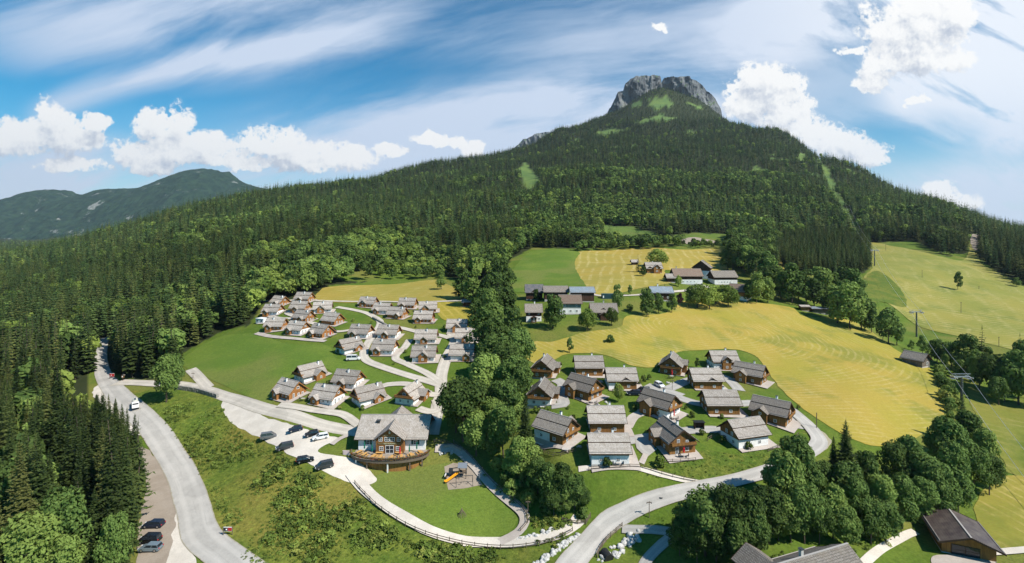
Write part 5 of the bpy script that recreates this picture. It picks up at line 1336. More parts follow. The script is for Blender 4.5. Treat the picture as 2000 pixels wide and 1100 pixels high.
m = MB(); m.box((-4.6, -2.2, 5.9), (.8, .8, 1.6)); ch = m.build('chimney', DSTEEL, lodge)
m = MB(); m.box((-4.6, -2.2, 6.75), (1.2, 1.2, .12)); m.build('chimney_cap', DSTEEL, ch)
m = MB()
for s in (-1, 1): m.box((s * 5.9, -6.3, 0.95), (2.6, .5, .9))
# curved terrace
def terr_pts(rx, ry, n=36, a0=180, a1=360): return [(rx * math.cos(R(a0 + (a1 - a0) * k / n)), -7.6 + ry * math.sin(R(a0 + (a1 - a0) * k / n))) for k in range(n + 1)]
def ringwall(name, mtl, rx, ry, z0, z1, th, parent, a0=180, a1=360):
    m = MB(); A = terr_pts(rx, ry, 36, a0, a1); B = terr_pts(rx - th, ry - th, 36, a0, a1)
    for k in range(36):
        a, b, c, d = A[k], A[k + 1], B[k + 1], B[k]
        m.face([(*a, z0), (*b, z0), (*b, z1), (*a, z1)]); m.face([(*c, z0), (*d, z0), (*d, z1), (*c, z1)]); m.face([(*a, z1), (*b, z1), (*c, z1), (*d, z1)]); m.face([(*a, z0), (*d, z0), (*c, z0), (*b, z0)])
    for a, b, f in ((A[0], B[0], 1), (A[-1], B[-1], -1)): m.face([(*a, z0), (*a, z1), (*b, z1), (*b, z0)])
    return m.build(name, mtl, parent)
A = terr_pts(10.6, 5.4)
m = MB(); m.face([(x, y, -.02) for x, y in A]); m.face([(x, y, -.3) for x, y in A][::-1])
for k in range(36): a, b = A[k], A[k + 1]; m.face([(*a, -.3), (*b, -.3), (*b, -.02), (*a, -.02)])
m.box((0, -6.8, -.17), (19.8, 1.6, .28)); dk = m.build('terrace_deck', mat('deck_boards', planks((.36, .30, .24), (.42, .36, .30), (.2, .16, .12), .3), .85), lodge)
ringwall('terrace_fascia', FENCEW, 10.75, 5.55, -.62, .05, .14, dk)
ringwall('terrace_wall', W_OLD, 9.4, 4.5, -4.2, -.3, .2, dk)
rl = ringwall('terrace_railing', FENCEW, 10.75, 5.55, .78, .9, .2, dk)
m = MB()
for k in range(0, 37, 3):
    x, y = terr_pts(10.65, 5.45)[k]; m.box((x, y, .4), (.1, .1, .8))
m.build('railing_post', FENCEW, rl)['kind'] = 'stuff'
ringwall('flower_box', DKWOOD, 11.0, 5.8, .42, .72, .24, dk)
flm = MB(); rf = random.Random(3)
for k in range(520):
    a = rf.uniform(182, 358); rx, ry = 10.9 + rf.uniform(-.15, .2), 5.7 + rf.uniform(-.15, .2)
    x, y = rx * math.cos(R(a)), -7.6 + ry * math.sin(R(a)); z = .78 + rf.uniform(-.35, .15); s = rf.uniform(.06, .15)
    flm.face([(x - s, y, z - s), (x + s, y + rf.uniform(-.1, .1), z), (x, y - .05, z + s)], None, rf.choice([0, 0, 0, 1, 2]))
o = flm.build('flowers', [L_BUSH, mat('red_flower', (.6, .04, .05), .8), mat('orange_flower', (.75, .3, .04), .8)], dk)
for k, x in enumerate((-8.6, -5.2, 0.5, 6.2, 9.2)):
    m = MB(); yy = -7.6 - 5.2 * math.sqrt(max(0, 1 - (x / 10.4) ** 2)); m.box((x, yy, -2.3), (.32, .32, 4.1)); m.build('support_post', PLAST if k in (0, 2) else FENCEW, dk)
# things standing on the terrace
def closed_parasol(loc, mtl, label, group=None):
    r = empty('closed_parasol', loc, 0, label, 'parasol', group)
    m = MB(); m.bar((0, 0, 0), (0, 0, 2.9), .04, 6); m.build('pole', WFR, r)
    m = MB(); m.lathe([(.05, .9), (.22, 1.0), (.17, 1.7), (.24, 1.9), (.15, 2.1), (.13, 2.6), (.02, 3.0)], n=9); m.build('canopy', mtl, r)
    m = MB(); m.box((0, 0, .06), (.6, .6, .12)); m.build('base', DSTEEL, r)
def bench_table(loc, rz, label, group):
    r = empty('table_set', loc, rz, label, 'table', group)
    m = MB(); m.box((0, 0, .74), (1.9, .75, .06)); m.build('tabletop', TABW, r)
    for s in (-1, 1):
        m = MB(); m.box((s * .75, 0, .36), (.08, .6, .72)); m.build('leg', TABW, r)
        m = MB(); m.box((0, s * .75, .42), (1.9, .32, .06)); b = m.build('bench', TABW, r)
for x, y, mt, lb in ((-7.2, -7.4, GFAB, 'closed green parasol before the left shuttered lodge window'), (-4.7, -8.9, GFAB, 'closed green parasol left of the wooden lodge front'), (3.3, -10.6, REDP, 'closed red parasol on the lodge terrace'), (5.6, -9.3, GFAB, 'closed green parasol right of the wooden lodge front'), (7.3, -7.6, GFAB, 'closed green parasol before the right shuttered lodge window')):
    closed_parasol((LX + x, LY + y, LZ), mt, lb)
TG = 'larch tables on the lodge terrace'
for x, y, a in ((-8.3, -8.7, 60), (-6.4, -10.2, 70), (-3.6, -11.2, 80), (-1.6, -11.9, 88), (1.4, -11.9, 95), (3.9, -11.5, 100), (6.3, -10.4, 115), (8.4, -8.8, 125), (-2.6, -9.4, 0), (2.6, -9.4, 0)):
    bench_table((LX + x, LY + y, LZ), R(a), 'larch table with two benches on the curved lodge terrace', TG)
# sign and barrels at the left end of the lodge terrace
r = empty('notice_board', (LX - 12.0, LY - 7.6, LZ - 3.2), R(-5), 'pale notice panel standing left of the lodge terrace', 'sign')
m = MB(); m.box((0, 0, 3.0), (2.4, .1, 1.4)); m.build('panel', mat('pale_panel', (.62, .5, .5), .7), r)
for s in (-1, 1): m = MB(); m.box((s * 1.1, 0, 1.4), (.12, .12, 4.2)); m.build('post', FENCEW, r)
r = empty('storage_shed', (LX - 11.8, LY - 8.9, LZ - 3.4), R(-5), 'low wooden bin shed at the left foot of the lodge', 'shed')
m = MB(); m.box((0, 0, .8), (3.4, 1.6, 2.0)); m.build('wall', W_OLD, r); m = MB(); m.box((0, 0, 1.88), (3.8, 2.0, .12)); m.build('roof', DSTEEL, r)

# ------------------------------------------------------------------ vehicles
def paint(name, c, metal=.3): return mat(name, c, .25, None, .5, metal)
TYRE = mat('tyre_rubber', (.02, .02, .02), .8); RIM = mat('alloy_rim', (.45, .45, .46), .35, None, .5, .7); LAMPW = mat('headlamp', (.7, .72, .75), .15); LAMPR = mat('tail_lamp', (.45, .02, .02), .2)
def bevel(o, w=.06, seg=2):
    b = o.modifiers.new('bevel', 'BEVEL'); b.width = w; b.segments = seg; b.limit_method = 'ANGLE'; return o
def car(px, py, yaw, pt, label, kind='wagon', group=None, name='parked_car', pos=None):
    p = pos or at(px, py, .2)
    r = empty(name, p, R(yaw), label, 'van' if kind in ('van', 'truck') else 'car', group)
    S = {'wagon': dict(L=4.6, H=1.46, xb=-2.15, xf=1.15, tb=-1.85, tf=.35, hb=.92, w=1.8), 'mpv': dict(L=4.7, H=1.75, xb=-2.25, xf=1.55, tb=-2.0, tf=.75, hb=1.0, w=1.85),
         'hatch': dict(L=4.1, H=1.48, xb=-1.95, xf=1.05, tb=-1.5, tf=.3, hb=.92, w=1.75), 'van': dict(L=5.2, H=1.98, xb=-2.5, xf=1.85, tb=-2.4, tf=1.15, hb=1.08, w=1.95)}[kind]
    h = S['L'] / 2; w = S['w'] / 2; hb = S['hb']
    m = MB(); m.prism([(-h, .35), (-h, .62), (-h + .06, hb - .08), (-h + .2, hb), (S['xf'], hb), (h - .25, hb - .2), (h - .03, hb - .38), (h, .32), (h - .2, .2), (-h + .2, .2)], -w, w, axis='y')
    b = m.build('body', pt, r, weld=True); bevel(b, .07)
    m = MB(); wt = w - .2
    q = [(S['xb'], w - .06), (S['xf'], w - .06)]; t = [(S['tb'], wt), (S['tf'], wt)]
    B = [(S['xb'], -w + .06, hb - .02), (S['xf'], -w + .06, hb - .02), (S['xf'], w - .06, hb - .02), (S['xb'], w - .06, hb - .02)]
    T = [(S['tb'], -wt, S['H'] - .04), (S['tf'], -wt, S['H'] - .04), (S['tf'], wt, S['H'] - .04), (S['tb'], wt, S['H'] - .04)]
    for i in range(4): j = (i + 1) % 4; m.face([B[i], B[j], T[j], T[i]])
    m.face(T); m.build('window_glass', GLASS, r)
    m = MB(); m.box(((S['tb'] + S['tf']) / 2, 0, S['H'] - .02), (S['tf'] - S['tb'] + .12, 2 * wt + .06, .07)); rf = m.build('roof', pt, r); bevel(rf, .03)
    m = MB()
    for s in (-1, 1):
        for xa, xt in ((S['xb'] + .02, S['tb'] + .02), ((S['xb'] + S['xf']) / 2 - .1, (S['tb'] + S['tf']) / 2), (S['xf'] - .02, S['tf'] - .02)):
            m.bar((xa, s * (w - .05), hb - .02), (xt, s * (wt + .015), S['H'] - .03), .045, 4)
    m.build('door_pillar', pt, r)
    for x in (-h + .85, h - .85):
        for s in (-1, 1):
            m = MB(); m.bar((x, s * (w - .2), .33), (x, s * (w + .02), .33), .33, 14); tw = m.build('wheel', TYRE, r)
            m = MB(); m.bar((x, s * (w + .0), .33), (x, s * (w + .035), .33), .2, 10); m.build('rim', RIM, tw)
    for s in (-1, 1):
        m = MB(); m.box((h - .1, s * (w - .3), hb - .34), (.24, .36, .14)); m.build('headlight', LAMPW, r)
        m = MB(); m.box((-h + .0, s * (w - .22), hb - .14), (.1, .3, .2)); m.build('tail_light', LAMPR, r)
    return r
CP = 'cars in the gravel car park'
P_DG = paint('dark_grey_paint', (.05, .055, .06)); P_MG = paint('mid_grey_paint', (.16, .165, .17)); P_BK = paint('black_paint', (.012, .013, .015)); P_BL = paint('dark_blue_paint', (.015, .025, .05)); P_WH = paint('white_car_paint', (.75, .75, .74), .0); P_SB = paint('silver_blue_paint', (.20, .25, .28))
car(525, 857, 22, P_MG, 'silver grey people carrier parked farthest left in the gravel car park', 'mpv', CP)
car(556, 878, 210, P_DG, 'grey people carrier parked second in the diagonal row', 'mpv', CP)
car(596, 903, 22, P_BK, 'black estate car parked third in the diagonal row', 'wagon', CP)
car(633, 915, 210, P_DG, 'dark grey van nearest the lodge in the car park', 'mpv', CP)
car(577, 843, 205, P_BL, 'dark blue hatchback parked alone at the grass strip', 'hatch', CP)
car(609, 852, 205, P_BK, 'black car beside the white estate', 'hatch', CP)
car(626, 858, 205, P_WH, 'white estate car at the grass strip of the car park', 'wagon', CP)
LB = 'cars in the lay-by'
car(300, 1030, 180, P_BL, 'dark blue car parked alone in the brown lay-by', 'wagon', LB)
car(292, 1060, 180, P_BK, 'black car parked beside the silver estate in the lay-by', 'mpv', LB)
car(294, 1076, 180, P_SB, 'silver blue estate car nearest the bottom of the lay-by', 'wagon', LB)
car(690, 704, 8, P_WH, 'white van parked below the balcony chalet', 'van', None, 'parked_van')
car(1238, 772, 180, P_BL, 'dark blue car parked behind the half white chalet', 'wagon', 'cars on the small parking bay')
car(1256, 768, 175, P_BK, 'black car parked behind the dark blue one', 'mpv', 'cars on the small parking bay')
car(1288, 756, -70, P_WH, 'silver white car facing the lane below the gabled chalet', 'hatch')
car(651, 649, -50, P_BK, 'black car beside the large wooden chalet of the left cluster', 'wagon')
# the white lorry on the country road
p = at(264, 797, .3); r = empty('tank_truck', p, R(-52), 'white tank lorry driving on the country road', 'truck')
m = MB(); m.prism([(1.6, .6), (1.6, 2.3), (1.9, 2.5), (3.0, 2.45), (3.35, 1.6), (3.4, .6)], -1.05, 1.05, axis='y'); bevel(m.build('cab', P_WH, r, weld=True), .1)
m = MB(); m.box((3.2, 0, 1.95), (.18, 1.7, .6)); m.build('windscreen', GLASS, r)
m = MB(); m.box((0, 0, .7), (6.4, .9, .3)); m.build('chassis', DSTEEL, r)
m = MB(); m.bar((-3.1, 0, 1.6), (1.4, 0, 1.6), .95, 18); m.build('tank', mat('cream_tank', (.72, .70, .6), .4), r)
m = MB(); m.box((-1, 0, 2.6), (2.6, .6, .14)); m.build('walkway', GALV, r)
for x in (-2.3, -1.2, 2.5):
    for s in (-1, 1): m = MB(); m.bar((x, s * .7, .5), (x, s * 1.08, .5), .5, 14); m.build('wheel', TYRE, r)

# ------------------------------------------------------------------ fences
def fence(pix, label, rails=2, h=1.1, sp=2.8, name='wooden_fence', mtl=FENCEW, post=.09, board=.13, rz=(.45, .95)):
    P = [at(a, b).xy for a, b in pix]; L = [P[0]]
    S = spline([Vector((q.x, q.y, 0)) for q in P], 10); acc = [S[0].xy]
    for q in S[1:]:
        while (q.xy - acc[-1]).length >= sp: acc.append(acc[-1] + (q.xy - acc[-1]).normalized() * sp)
    z0 = zt(acc[0].x, acc[0].y); r = empty(name, (acc[0].x, acc[0].y, z0), 0, label, 'fence'); o0 = Vector((acc[0].x, acc[0].y, z0))
    pts = [Vector((q.x, q.y, zt(q.x, q.y))) - o0 for q in acc]
    pm = MB(); pm.bar((0, 0, -.3), (0, 0, h + .12), post, 6); me = pm.mesh('post', mtl)
    for q in pts: o = bpy.data.objects.new('post', me); COL.objects.link(o); o.parent = r; o.location = q
    for k in range(rails):
        m = MB(); zz = rz[k]
        for a, b in zip(pts, pts[1:]):
            d = (b - a); n = Vector((-d.y, d.x, 0)).normalized() * .035; u = Vector((0, 0, board / 2)); A = a + Vector((0, 0, zz)); B = b + Vector((0, 0, zz))
            c = [A - n - u, B - n - u, B + n - u, A + n - u, A - n + u, B - n + u, B + n + u, A + n + u]
            for q in ((0, 3, 2, 1), (4, 5, 6, 7), (0, 1, 5, 4), (1, 2, 6, 5), (2, 3, 7, 6), (3, 0, 4, 7)): m.face([c[i] for i in q])
        m.build('rail', mtl, r, weld=False)
fence([(693,947),(712,968),(740,995),(785,1025),(835,1048),(895,1064),(960,1073),(1020,1072),(1070,1063),(1100,1050),(1122,1038)], 'long dark wooden rail fence following the curved footpath under the lawn')
fence([(886,866),(915,890),(945,925),(985,965),(1018,992),(1031,1012),(1028,1030),(1010,1045),(995,1052)], 'wooden rail fence running down from the lodge past the playground')
fence([(1098,1020),(1120,1026),(1142,1026),(1152,1014),(1157,998)], 'curved wooden railing at the stream bridge', 3, rz=(.3, .65, 1.0), sp=1.8)
fence([(1166,1090),(1172,1075),(1186,1056),(1202,1042),(1216,1030)], 'wooden railing along the right road edge above the white boulders', 3, rz=(.3, .65, 1.0), sp=1.8)
fence([(1150,920),(1200,917),(1245,914),(1285,926),(1330,938),(1372,945)], 'thin wooden fence below the big white walled chalet', 2, .95, 2.5, post=.06, board=.09)
fence([(1046,868),(1060,884),(1085,893),(1112,887),(1140,878)], 'low fence round the patio of the chalet beside the grove', 2, .95, 2, post=.06, board=.09)
fence([(1500,884),(1530,872),(1550,862),(1562,848)], 'slanting rail fence right of the rose covered chalet', 2, .95, 2, post=.06, board=.09)
fence([(1298,905),(1335,904),(1372,900)], 'fence in front of the valley facing gabled chalet', 2, .95, 2, post=.06, board=.09)
fence([(1382,862),(1400,852),(1425,845)], 'short fence at the lane end left of the rose covered chalet', 2, .95, 2, post=.06, board=.09)
fence([(848,866),(868,866),(890,876),(905,888)], 'short rail fence right of the lodge', 2, 1, 2)

# ------------------------------------------------------------------ boulders and stone walls
WR = mat('white_boulder', lambda: (mixc(ramp(noise(coord(), 1.6, 5, .65), .35, .7), (.60, .58, .545), (.30, .29, .27)), noise(coord(), 3, 4)), .9, .1, .2)
rb = random.Random(12); BM = []
for k in range(6):
    bm = bmesh.new(); bmesh.ops.create_icosphere(bm, subdivisions=2, radius=1)
    for v in bm.verts:
        n = mnoise.noise(v.co * 1.1 + Vector((k * 9, 0, 0))) * .5 + mnoise.noise(v.co * 2.7 + Vector((k * 5, 0, 0))) * .16
        v.co *= 1 + n; v.co.z *= .75
    me = bpy.data.meshes.new('boulder'); bm.to_mesh(me); bm.free(); me.materials.append(WR); BM.append(me)
def boulders(pix, n, spread, lo, hi, label, group):
    P = spline([Vector((*at(a, b).xy, 0)) for a, b in pix], 12)
    for i in range(n):
        t = (i + rb.uniform(-.3, .3)) / n * (len(P) - 1); t = min(max(t, 0), len(P) - 1.01); a = P[int(t)]; b = P[int(t) + 1]; q = a + (b - a) * (t - int(t))
        x = q.x + rb.uniform(-1, 1) * spread; y = q.y + rb.uniform(-1, 1) * spread; s = rb.uniform(lo, hi)
        o = bpy.data.objects.new('boulder', rb.choice(BM)); COL.objects.link(o); o.location = (x, y, zt(x, y) + s * .25); o.scale = (s * rb.uniform(.8, 1.3), s, s * rb.uniform(.8, 1.1)); o.rotation_euler = (rb.uniform(-.3, .3), rb.uniform(-.3, .3), rb.uniform(0, 6.28))
        tag(o, label, 'boulder', group)
boulders([(1048,1105),(1075,1085),(1105,1062),(1132,1045)], 44, .6, .3, .62, 'white boulder in the row left of the valley road', 'boulders left of the valley road')
boulders([(1012,1054),(1040,1048),(1065,1042),(1085,1034)], 26, .5, .3, .6, 'white boulder in the small bank above the footpath', 'boulders above the footpath')
boulders([(1170,1096),(1195,1082),(1215,1070),(1232,1056),(1242,1045)], 46, 1.1, .3, .7, 'white boulder around the stream culvert', 'boulders round the stream culvert')
boulders([(856,884),(875,882),(893,888),(903,896)], 22, .7, .2, .5, 'grey stone in the low bank right of the lodge', 'stones right of the lodge')
boulders([(1180,786),(1205,800),(1225,812)], 9, .8, .25, .5, 'stone on the slope behind the diagonal chalet', 'stones on the village slope')
boulders([(1300,748),(1320,748),(1338,742)], 12, .6, .25, .5, 'stone in the rock garden under the gabled chalet', 'rock garden stones')
boulders([(1105,865),(1125,868),(1132,875)], 7, .6, .2, .45, 'stone beside the fenced patio', 'stones beside the fenced patio')
def stonewall(pix, h, th, label):
    P = spline([Vector((*at(a, b).xy, 0)) for a, b in pix], 6); m = MB(); z0 = zt(P[0].x, P[0].y); o0 = Vector((P[0].x, P[0].y, z0)); rr = random.Random(4)
    for a, b in zip(P, P[1:]):
        d = (b - a); n = max(1, int(d.length / .8)); an = math.atan2(d.y, d.x)
        for k in range(n):
            q = a + d * ((k + .5) / n)
            for lv in range(int(h / .5)):
                m.box((q.x - o0.x, q.y - o0.y, zt(q.x, q.y) - z0 + .2 + lv * .48), (d.length / n * rr.uniform(.9, 1.15), th * rr.uniform(.85, 1.2), .52), 0, an + rr.uniform(-.1, .1))
    o = m.build('stone_wall', mat('dark_rubble', lambda: mixc(noise(coord(), 1.2, 4, .7), (.14, .13, .11), (.42, .39, .35)), .95)); o.location = o0; tag(o, label, 'wall')
stonewall([(345,760),(375,764),(400,770),(425,778)], 1.6, .8, 'dark rubble retaining wall below the lane fork')
stonewall([(728,622),(742,630),(756,638)], 1.0, .7, 'curved grey rubble wall beside the upper village lane')
stonewall([(866,876),(884,874),(902,882)], 1.1, .7, 'rubble terrace wall right of the lodge')

# ------------------------------------------------------------------ chairlift
def pylon(px, pb, pt, label):
    p = at(px, pb); h = (pb - pt) / F0 * p.y; r = empty('lift_tower', p, R(0), label, 'lift tower', 'towers of the chairlift')
    m = MB(); m.bar((0, 0, -1), (0, 0, h - .9), .42, 12, .3); m.build('mast', DSTEEL, r)
    m = MB(); m.box((0, 0, h - .9), (5.6, .45, .45)); m.build('crossarm', GALV, r)
    m = MB(); m.box((0, 0, h + .1), (6.2, .3, .15))
    for s in (-1, 1): m.bar((s * 1.6, 0, h - .8), (s * 2.4, 0, h + .1), .08, 5)
    m.build('service_frame', GALV, r)
    for s in (-1, 1):
        m = MB()
        m.box((s * 2.7, 0, h - 1.25), (.2, 3.2, .22)); o = m.build('roller_beam', DSTEEL, r)
        m = MB()
        for k in range(6): m.bar((s * 2.7 - .12, -1.4 + k * .56, h - 1.0), (s * 2.7 + .12, -1.4 + k * .56, h - 1.0), .2, 8)
        m.build('rollers', GALV, o)['kind'] = 'stuff'
        m = MB(); m.box((s * 2.7, .5, h - 1.7), (1.3, 1.3, .06)); m.build('service_platform', GALV, r)
    m = MB()
    for k in range(int(h / .6)): m.box((.0, -.45, .6 * k), (.5, .05, .05))
    for s in (-1, 1): m.bar((s * .25, -.45, 0), (s * .25, -.45, h - 1), .03, 4)
    m.build('ladder', GALV, r)
    return Vector(p) + Vector((0, 0, h - .75))
tops = [pylon(1878, 787, 731, 'nearest chairlift tower beside the hedge, leaning pale crossarm'), pylon(1790, 658, 606, 'middle chairlift tower standing in front of the ski slope'), pylon(1708, 520, 487, 'upper chairlift tower beside the spruce plantation')]
ends = [tops[0] + (tops[0] - tops[1]).normalized() * 110 + Vector((8, 0, -6))] + tops
p = at(1655, 415); ends.append(p + Vector((0, 0, 12))); p = at(1600, 306); ends.append(p + Vector((0, 0, 12)))
for s in (-1, 1):
    m = MB()
    for a, b in zip(ends, ends[1:]):
        n = 14; pr = None
        for k in range(n + 1):
            t = k / n; q = a + (b - a) * t + Vector((s * 2.7, 0, -(b - a).length * .018 * 4 * t * (1 - t)))
            if pr is not None: m.bar(pr, q, .05, 5, cap=False)
            pr = q
    o = m.build('lift_cable', mat('steel_cable', (.55, .56, .58), .4, None, .5, .5)); tag(o, 'left strand of the chairlift cable running up the hill' if s < 0 else 'right strand of the chairlift cable running up the hill', 'cable')
def pole(px, pb, pt, label, name='lift_post', cat='post', lamp=False, r0=.13, group=None, cross=True):
    p = at(px, pb); h = max(2, (pb - pt) / F0 * p.y); r = empty(name, p, 0, label, cat, group)
    m = MB(); m.bar((0, 0, -.4), (0, 0, h), r0, 8, r0 * .8); m.build('pole', FENCEW, r)
    if cross: m = MB(); m.box((0, 0, h - .25), (1.0, .14, .14)); m.build('crossbar', FENCEW, r)
    if lamp:
        for s in (-1, 1):
            m = MB(); m.lathe([(0, .06), (.12, 0), (.08, -.18), (0, -.2)], (s * .5, 0, h - .35), 8); m.build('lamp_head', DSTEEL, r)
PG = 'dark posts on the ski slope'
for a, lb in (((1730,490,477), 'topmost dark post on the ski slope'), ((1801,543,527), 'dark post in the middle of the ski slope'), ((1877,612,590), 'dark post low on the ski slope left of the lone tree line'), ((1951,677,658), 'dark post at the lower right edge of the ski slope'), ((1912,566,559), 'tiny marker post right of the lone round tree')): pole(*a, lb, group=PG)
for a, lb in (((1268,1011,979), 'wooden lamp post on the grass right of the road junction'), ((1031,1004,978), 'lamp post at the corner of the fenced footpath'), ((1313,762,742), 'lamp post beside the rock garden'), ((1299,778,766), 'lamp post behind the central diagonal chalet'), ((377,740,728), 'lamp post at the lane fork'), ((1208,742,738), 'short post beside the back row chalet')): pole(*a, lb, 'lamp_post', 'lamp post', True, .09)
pole(1595, 838, 806, 'tall bare wooden pole at the right road bend', 'wooden_pole', 'pole', cross=False)

# ------------------------------------------------------------------ signs
REDB = mat('sign_red', (.42, .03, .03), .6); BLKB = mat('sign_black', (.02, .02, .02), .6)
def board(px, pb, w, h, zb, label, halves, emblem=True):
    p = at(px, pb, .05); r = empty('sign_board', p, R(0), label, 'sign')
    m = MB(); m.box((0, 0, zb + h / 2), (w, .1, h)); pn = m.build('panel', WFR, r)
    n = len(halves)
    for i, mt in enumerate(halves): m = MB(); m.box((-w/2 + w * (i + .5) / n, -.07, zb + h / 2), (w / n - .06, .03, h - .2)); m.build('colour_field', mt, pn)
    if emblem:
        m = MB(); m.lathe([(0, -.12), (.12, -.08), (.15, .04), (.08, .15), (0, .2)], (-.15 * w, -.12, zb + h * .45), 8); m.build('emblem', WFR, pn)
    for s in (-1, 1): m = MB(); m.box((s * (w / 2 + .06), 0, (zb + h) / 2), (.12, .12, zb + h + .2)); m.build('post', FENCEW, r)
board(445, 1046, 1.9, .95, .9, 'small black and red sign with white emblem at the road edge', (BLKB, REDB))
board(219, 740, 1.9, 1.4, .8, 'red billboard with white marks under the dark spruces', (REDB,))
p = at(240, 744); r = empty('wayside_shrine', p, 0, 'small wooden wayside shrine with gabled roof at the lane mouth', 'shrine')
m = MB(); m.box((0, 0, .9), (.3, .3, 2.2)); m.build('post', DKWOOD, r); m = MB(); m.box((0, 0, 1.9), (.9, .5, 1.0)); m.build('case', W_OLD, r)
m = MB(); slab(m, (-.8, -.5, 2.3), (-.8, .5, 2.3), (0, .5, 2.9), (0, -.5, 2.9), .08); slab(m, (.8, .5, 2.3), (.8, -.5, 2.3), (0, -.5, 2.9), (0, .5, 2.9), .08); m.build('roof', [R_SHD, DKWOOD], r)
m = MB(); m.box((0, -.27, 1.85), (.4, .04, .6)); m.build('picture', WFR, r)
p = at(1365, 838); r = empty('waste_shelter', p, R(0), 'black open shelter on the grass between the timber chalets', 'shelter')
m = MB(); m.box((0, .6, 1.0), (2.6, .12, 2.0)); m.box((-1.25, 0, 1.0), (.12, 1.3, 2.0)); m.box((1.25, 0, 1.0), (.12, 1.3, 2.0)); m.build('wall', DKWOOD, r)
m = MB(); m.box((0, 0, 2.05), (3.0, 1.8, .12)); m.build('roof', BLKB, r)
p = at(506, 633); r = empty('container_hut', p, R(-22), 'white flat roofed container hut at the forest edge', 'container')
m = MB(); m.box((0, 2, 1.3), (5.2, 3.4, 2.6)); bd = m.build('wall', mat('container_white', (.72, .73, .72), .6), r); m = MB(); m.box((0, 2, 2.66), (5.5, 3.7, .12)); m.build('roof', WFR, r)
for x in (-1.6, 1.2): m = MB(); m.box((x, .27, 1.5), (.7, .08, .8)); m.build('window', GLASS, r)
p = at(1189, 584); r = empty('green_container', p, R(0), 'dark green storage container behind the tall narrow tree', 'container')
m = MB(); m.box((0, 1.2, 1.3), (7.5, 2.5, 2.6)); m.build('body', mat('container_green', (.015, .05, .06), .6), r)
for k in range(14): pass
m = MB(); m.box((0, 1.2, 2.66), (7.6, 2.6, .1)); m.build('roof', mat('container_roof', (.03, .08, .09), .6), r); m = MB(); m.box((-2.9, -.09, 1.2), (.6, .06, 1.2)); m.build('door_label', WFR, r)

# ------------------------------------------------------------------ playground
p = at(903, 938, .1); r = empty('play_tower', p, R(0), 'wooden play tower with pale roof, yellow slide and climbing net', 'play tower')
m = MB(); m.box((0, 1.2, 1.55), (1.9, 1.9, .12)); m.build('platform', FENCEW, r)
for x in (-.9, .9):
    for y in (.3, 2.1): m = MB(); m.bar((x, y, -.2), (x, y, 3.0), .08, 6); m.build('leg', DSTEEL, r)
m = MB(); slab(m, (-1.2, 0, 3.0), (1.2, 0, 3.0), (1.2, 1.2, 3.9), (-1.2, 1.2, 3.9), .08); slab(m, (1.2, 2.4, 3.0), (-1.2, 2.4, 3.0), (-1.2, 1.2, 3.9), (1.2, 1.2, 3.9), .08); m.build('roof', [GALV, DSTEEL], r)
YEL = mat('yellow_plastic', (.85, .36, .02), .35)
m = MB(); A = Vector((-.9, .9, 1.6)); B = Vector((-3.6, -1.0, .35)); C = Vector((-4.3, -1.5, .25)); d = (B - A); n = Vector((-d.y, d.x, 0)).normalized()
for a, b in ((A, B), (B, C)):
    m.face([a - n * .32, b - n * .32, b + n * .32, a + n * .32]); m.face([a + n * .32 - Vector((0, 0, .06)), b + n * .32 - Vector((0, 0, .06)), b - n * .32 - Vector((0, 0, .06)), a - n * .32 - Vector((0, 0, .06))])
    for s in (-1, 1):
        m.face([a + n * s * .32 - Vector((0, 0, .06)), b + n * s * .32 - Vector((0, 0, .06)), b + n * s * .34 + Vector((0, 0, .22)), a + n * s * .34 + Vector((0, 0, .22))])
m.build('slide', YEL, r)
m = MB(); m.bar((-3.4, 1.9, 2.0), (-.9, 1.9, 2.3), .1, 6); m.box((-3.2, 1.9, 1.4), (1.0, 1.2, 1.0)); m.build('climbing_box', DSTEEL, r)
p = at(907, 948, .1); r = empty('swing_frame', p, R(8), 'dark swing frame with slanted legs in front of the play tower', 'swing')
m = MB()
m.bar((-2.1, 0, 2.3), (2.1, 0, 2.3), .08, 6); m.build('crossbeam', DSTEEL, r)
for x in (-2.1, 2.1):
    for s in (-1, 1): m = MB(); m.bar((x, s * .95, 0), (x, 0, 2.35), .07, 6); m.build('leg', DSTEEL, r)
for x in (-.9, .9):
    m = MB(); m.box((x, 0, .55), (.5, .2, .05)); st = m.build('swing_seat', BLKB, r)
    for s in (-1, 1): m = MB(); m.bar((x + s * .22, 0, .55), (x + s * .22, 0, 2.3), .015, 4); m.build('chain', GALV, st)
p = at(872, 934, .1); r = empty('spring_rider', p, R(80), 'small dark bench at the left edge of the bark area', 'bench')
m = MB(); m.box((0, 0, .45), (1.6, .4, .08)); m.build('seat', DKWOOD, r); m = MB(); m.box((0, .25, .8), (1.6, .08, .5)); m.build('backrest', WFR, r)
for s in (-1, 1): m = MB(); m.box((s * .6, 0, .2), (.1, .4, .42)); m.build('leg', DSTEEL, r)
p = at(902, 1008, .05); r = empty('branch_tipi', p, 0, 'small tipi of grey branches on the lawn', 'tipi')
for k in range(12):
    a = k * .5236; m = MB(); m.bar((1.1 * math.cos(a), 1.1 * math.sin(a), 0), (-.12 * math.cos(a), -.12 * math.sin(a), 1.75), .05, 5); m.build('branch', FENCEW, r)

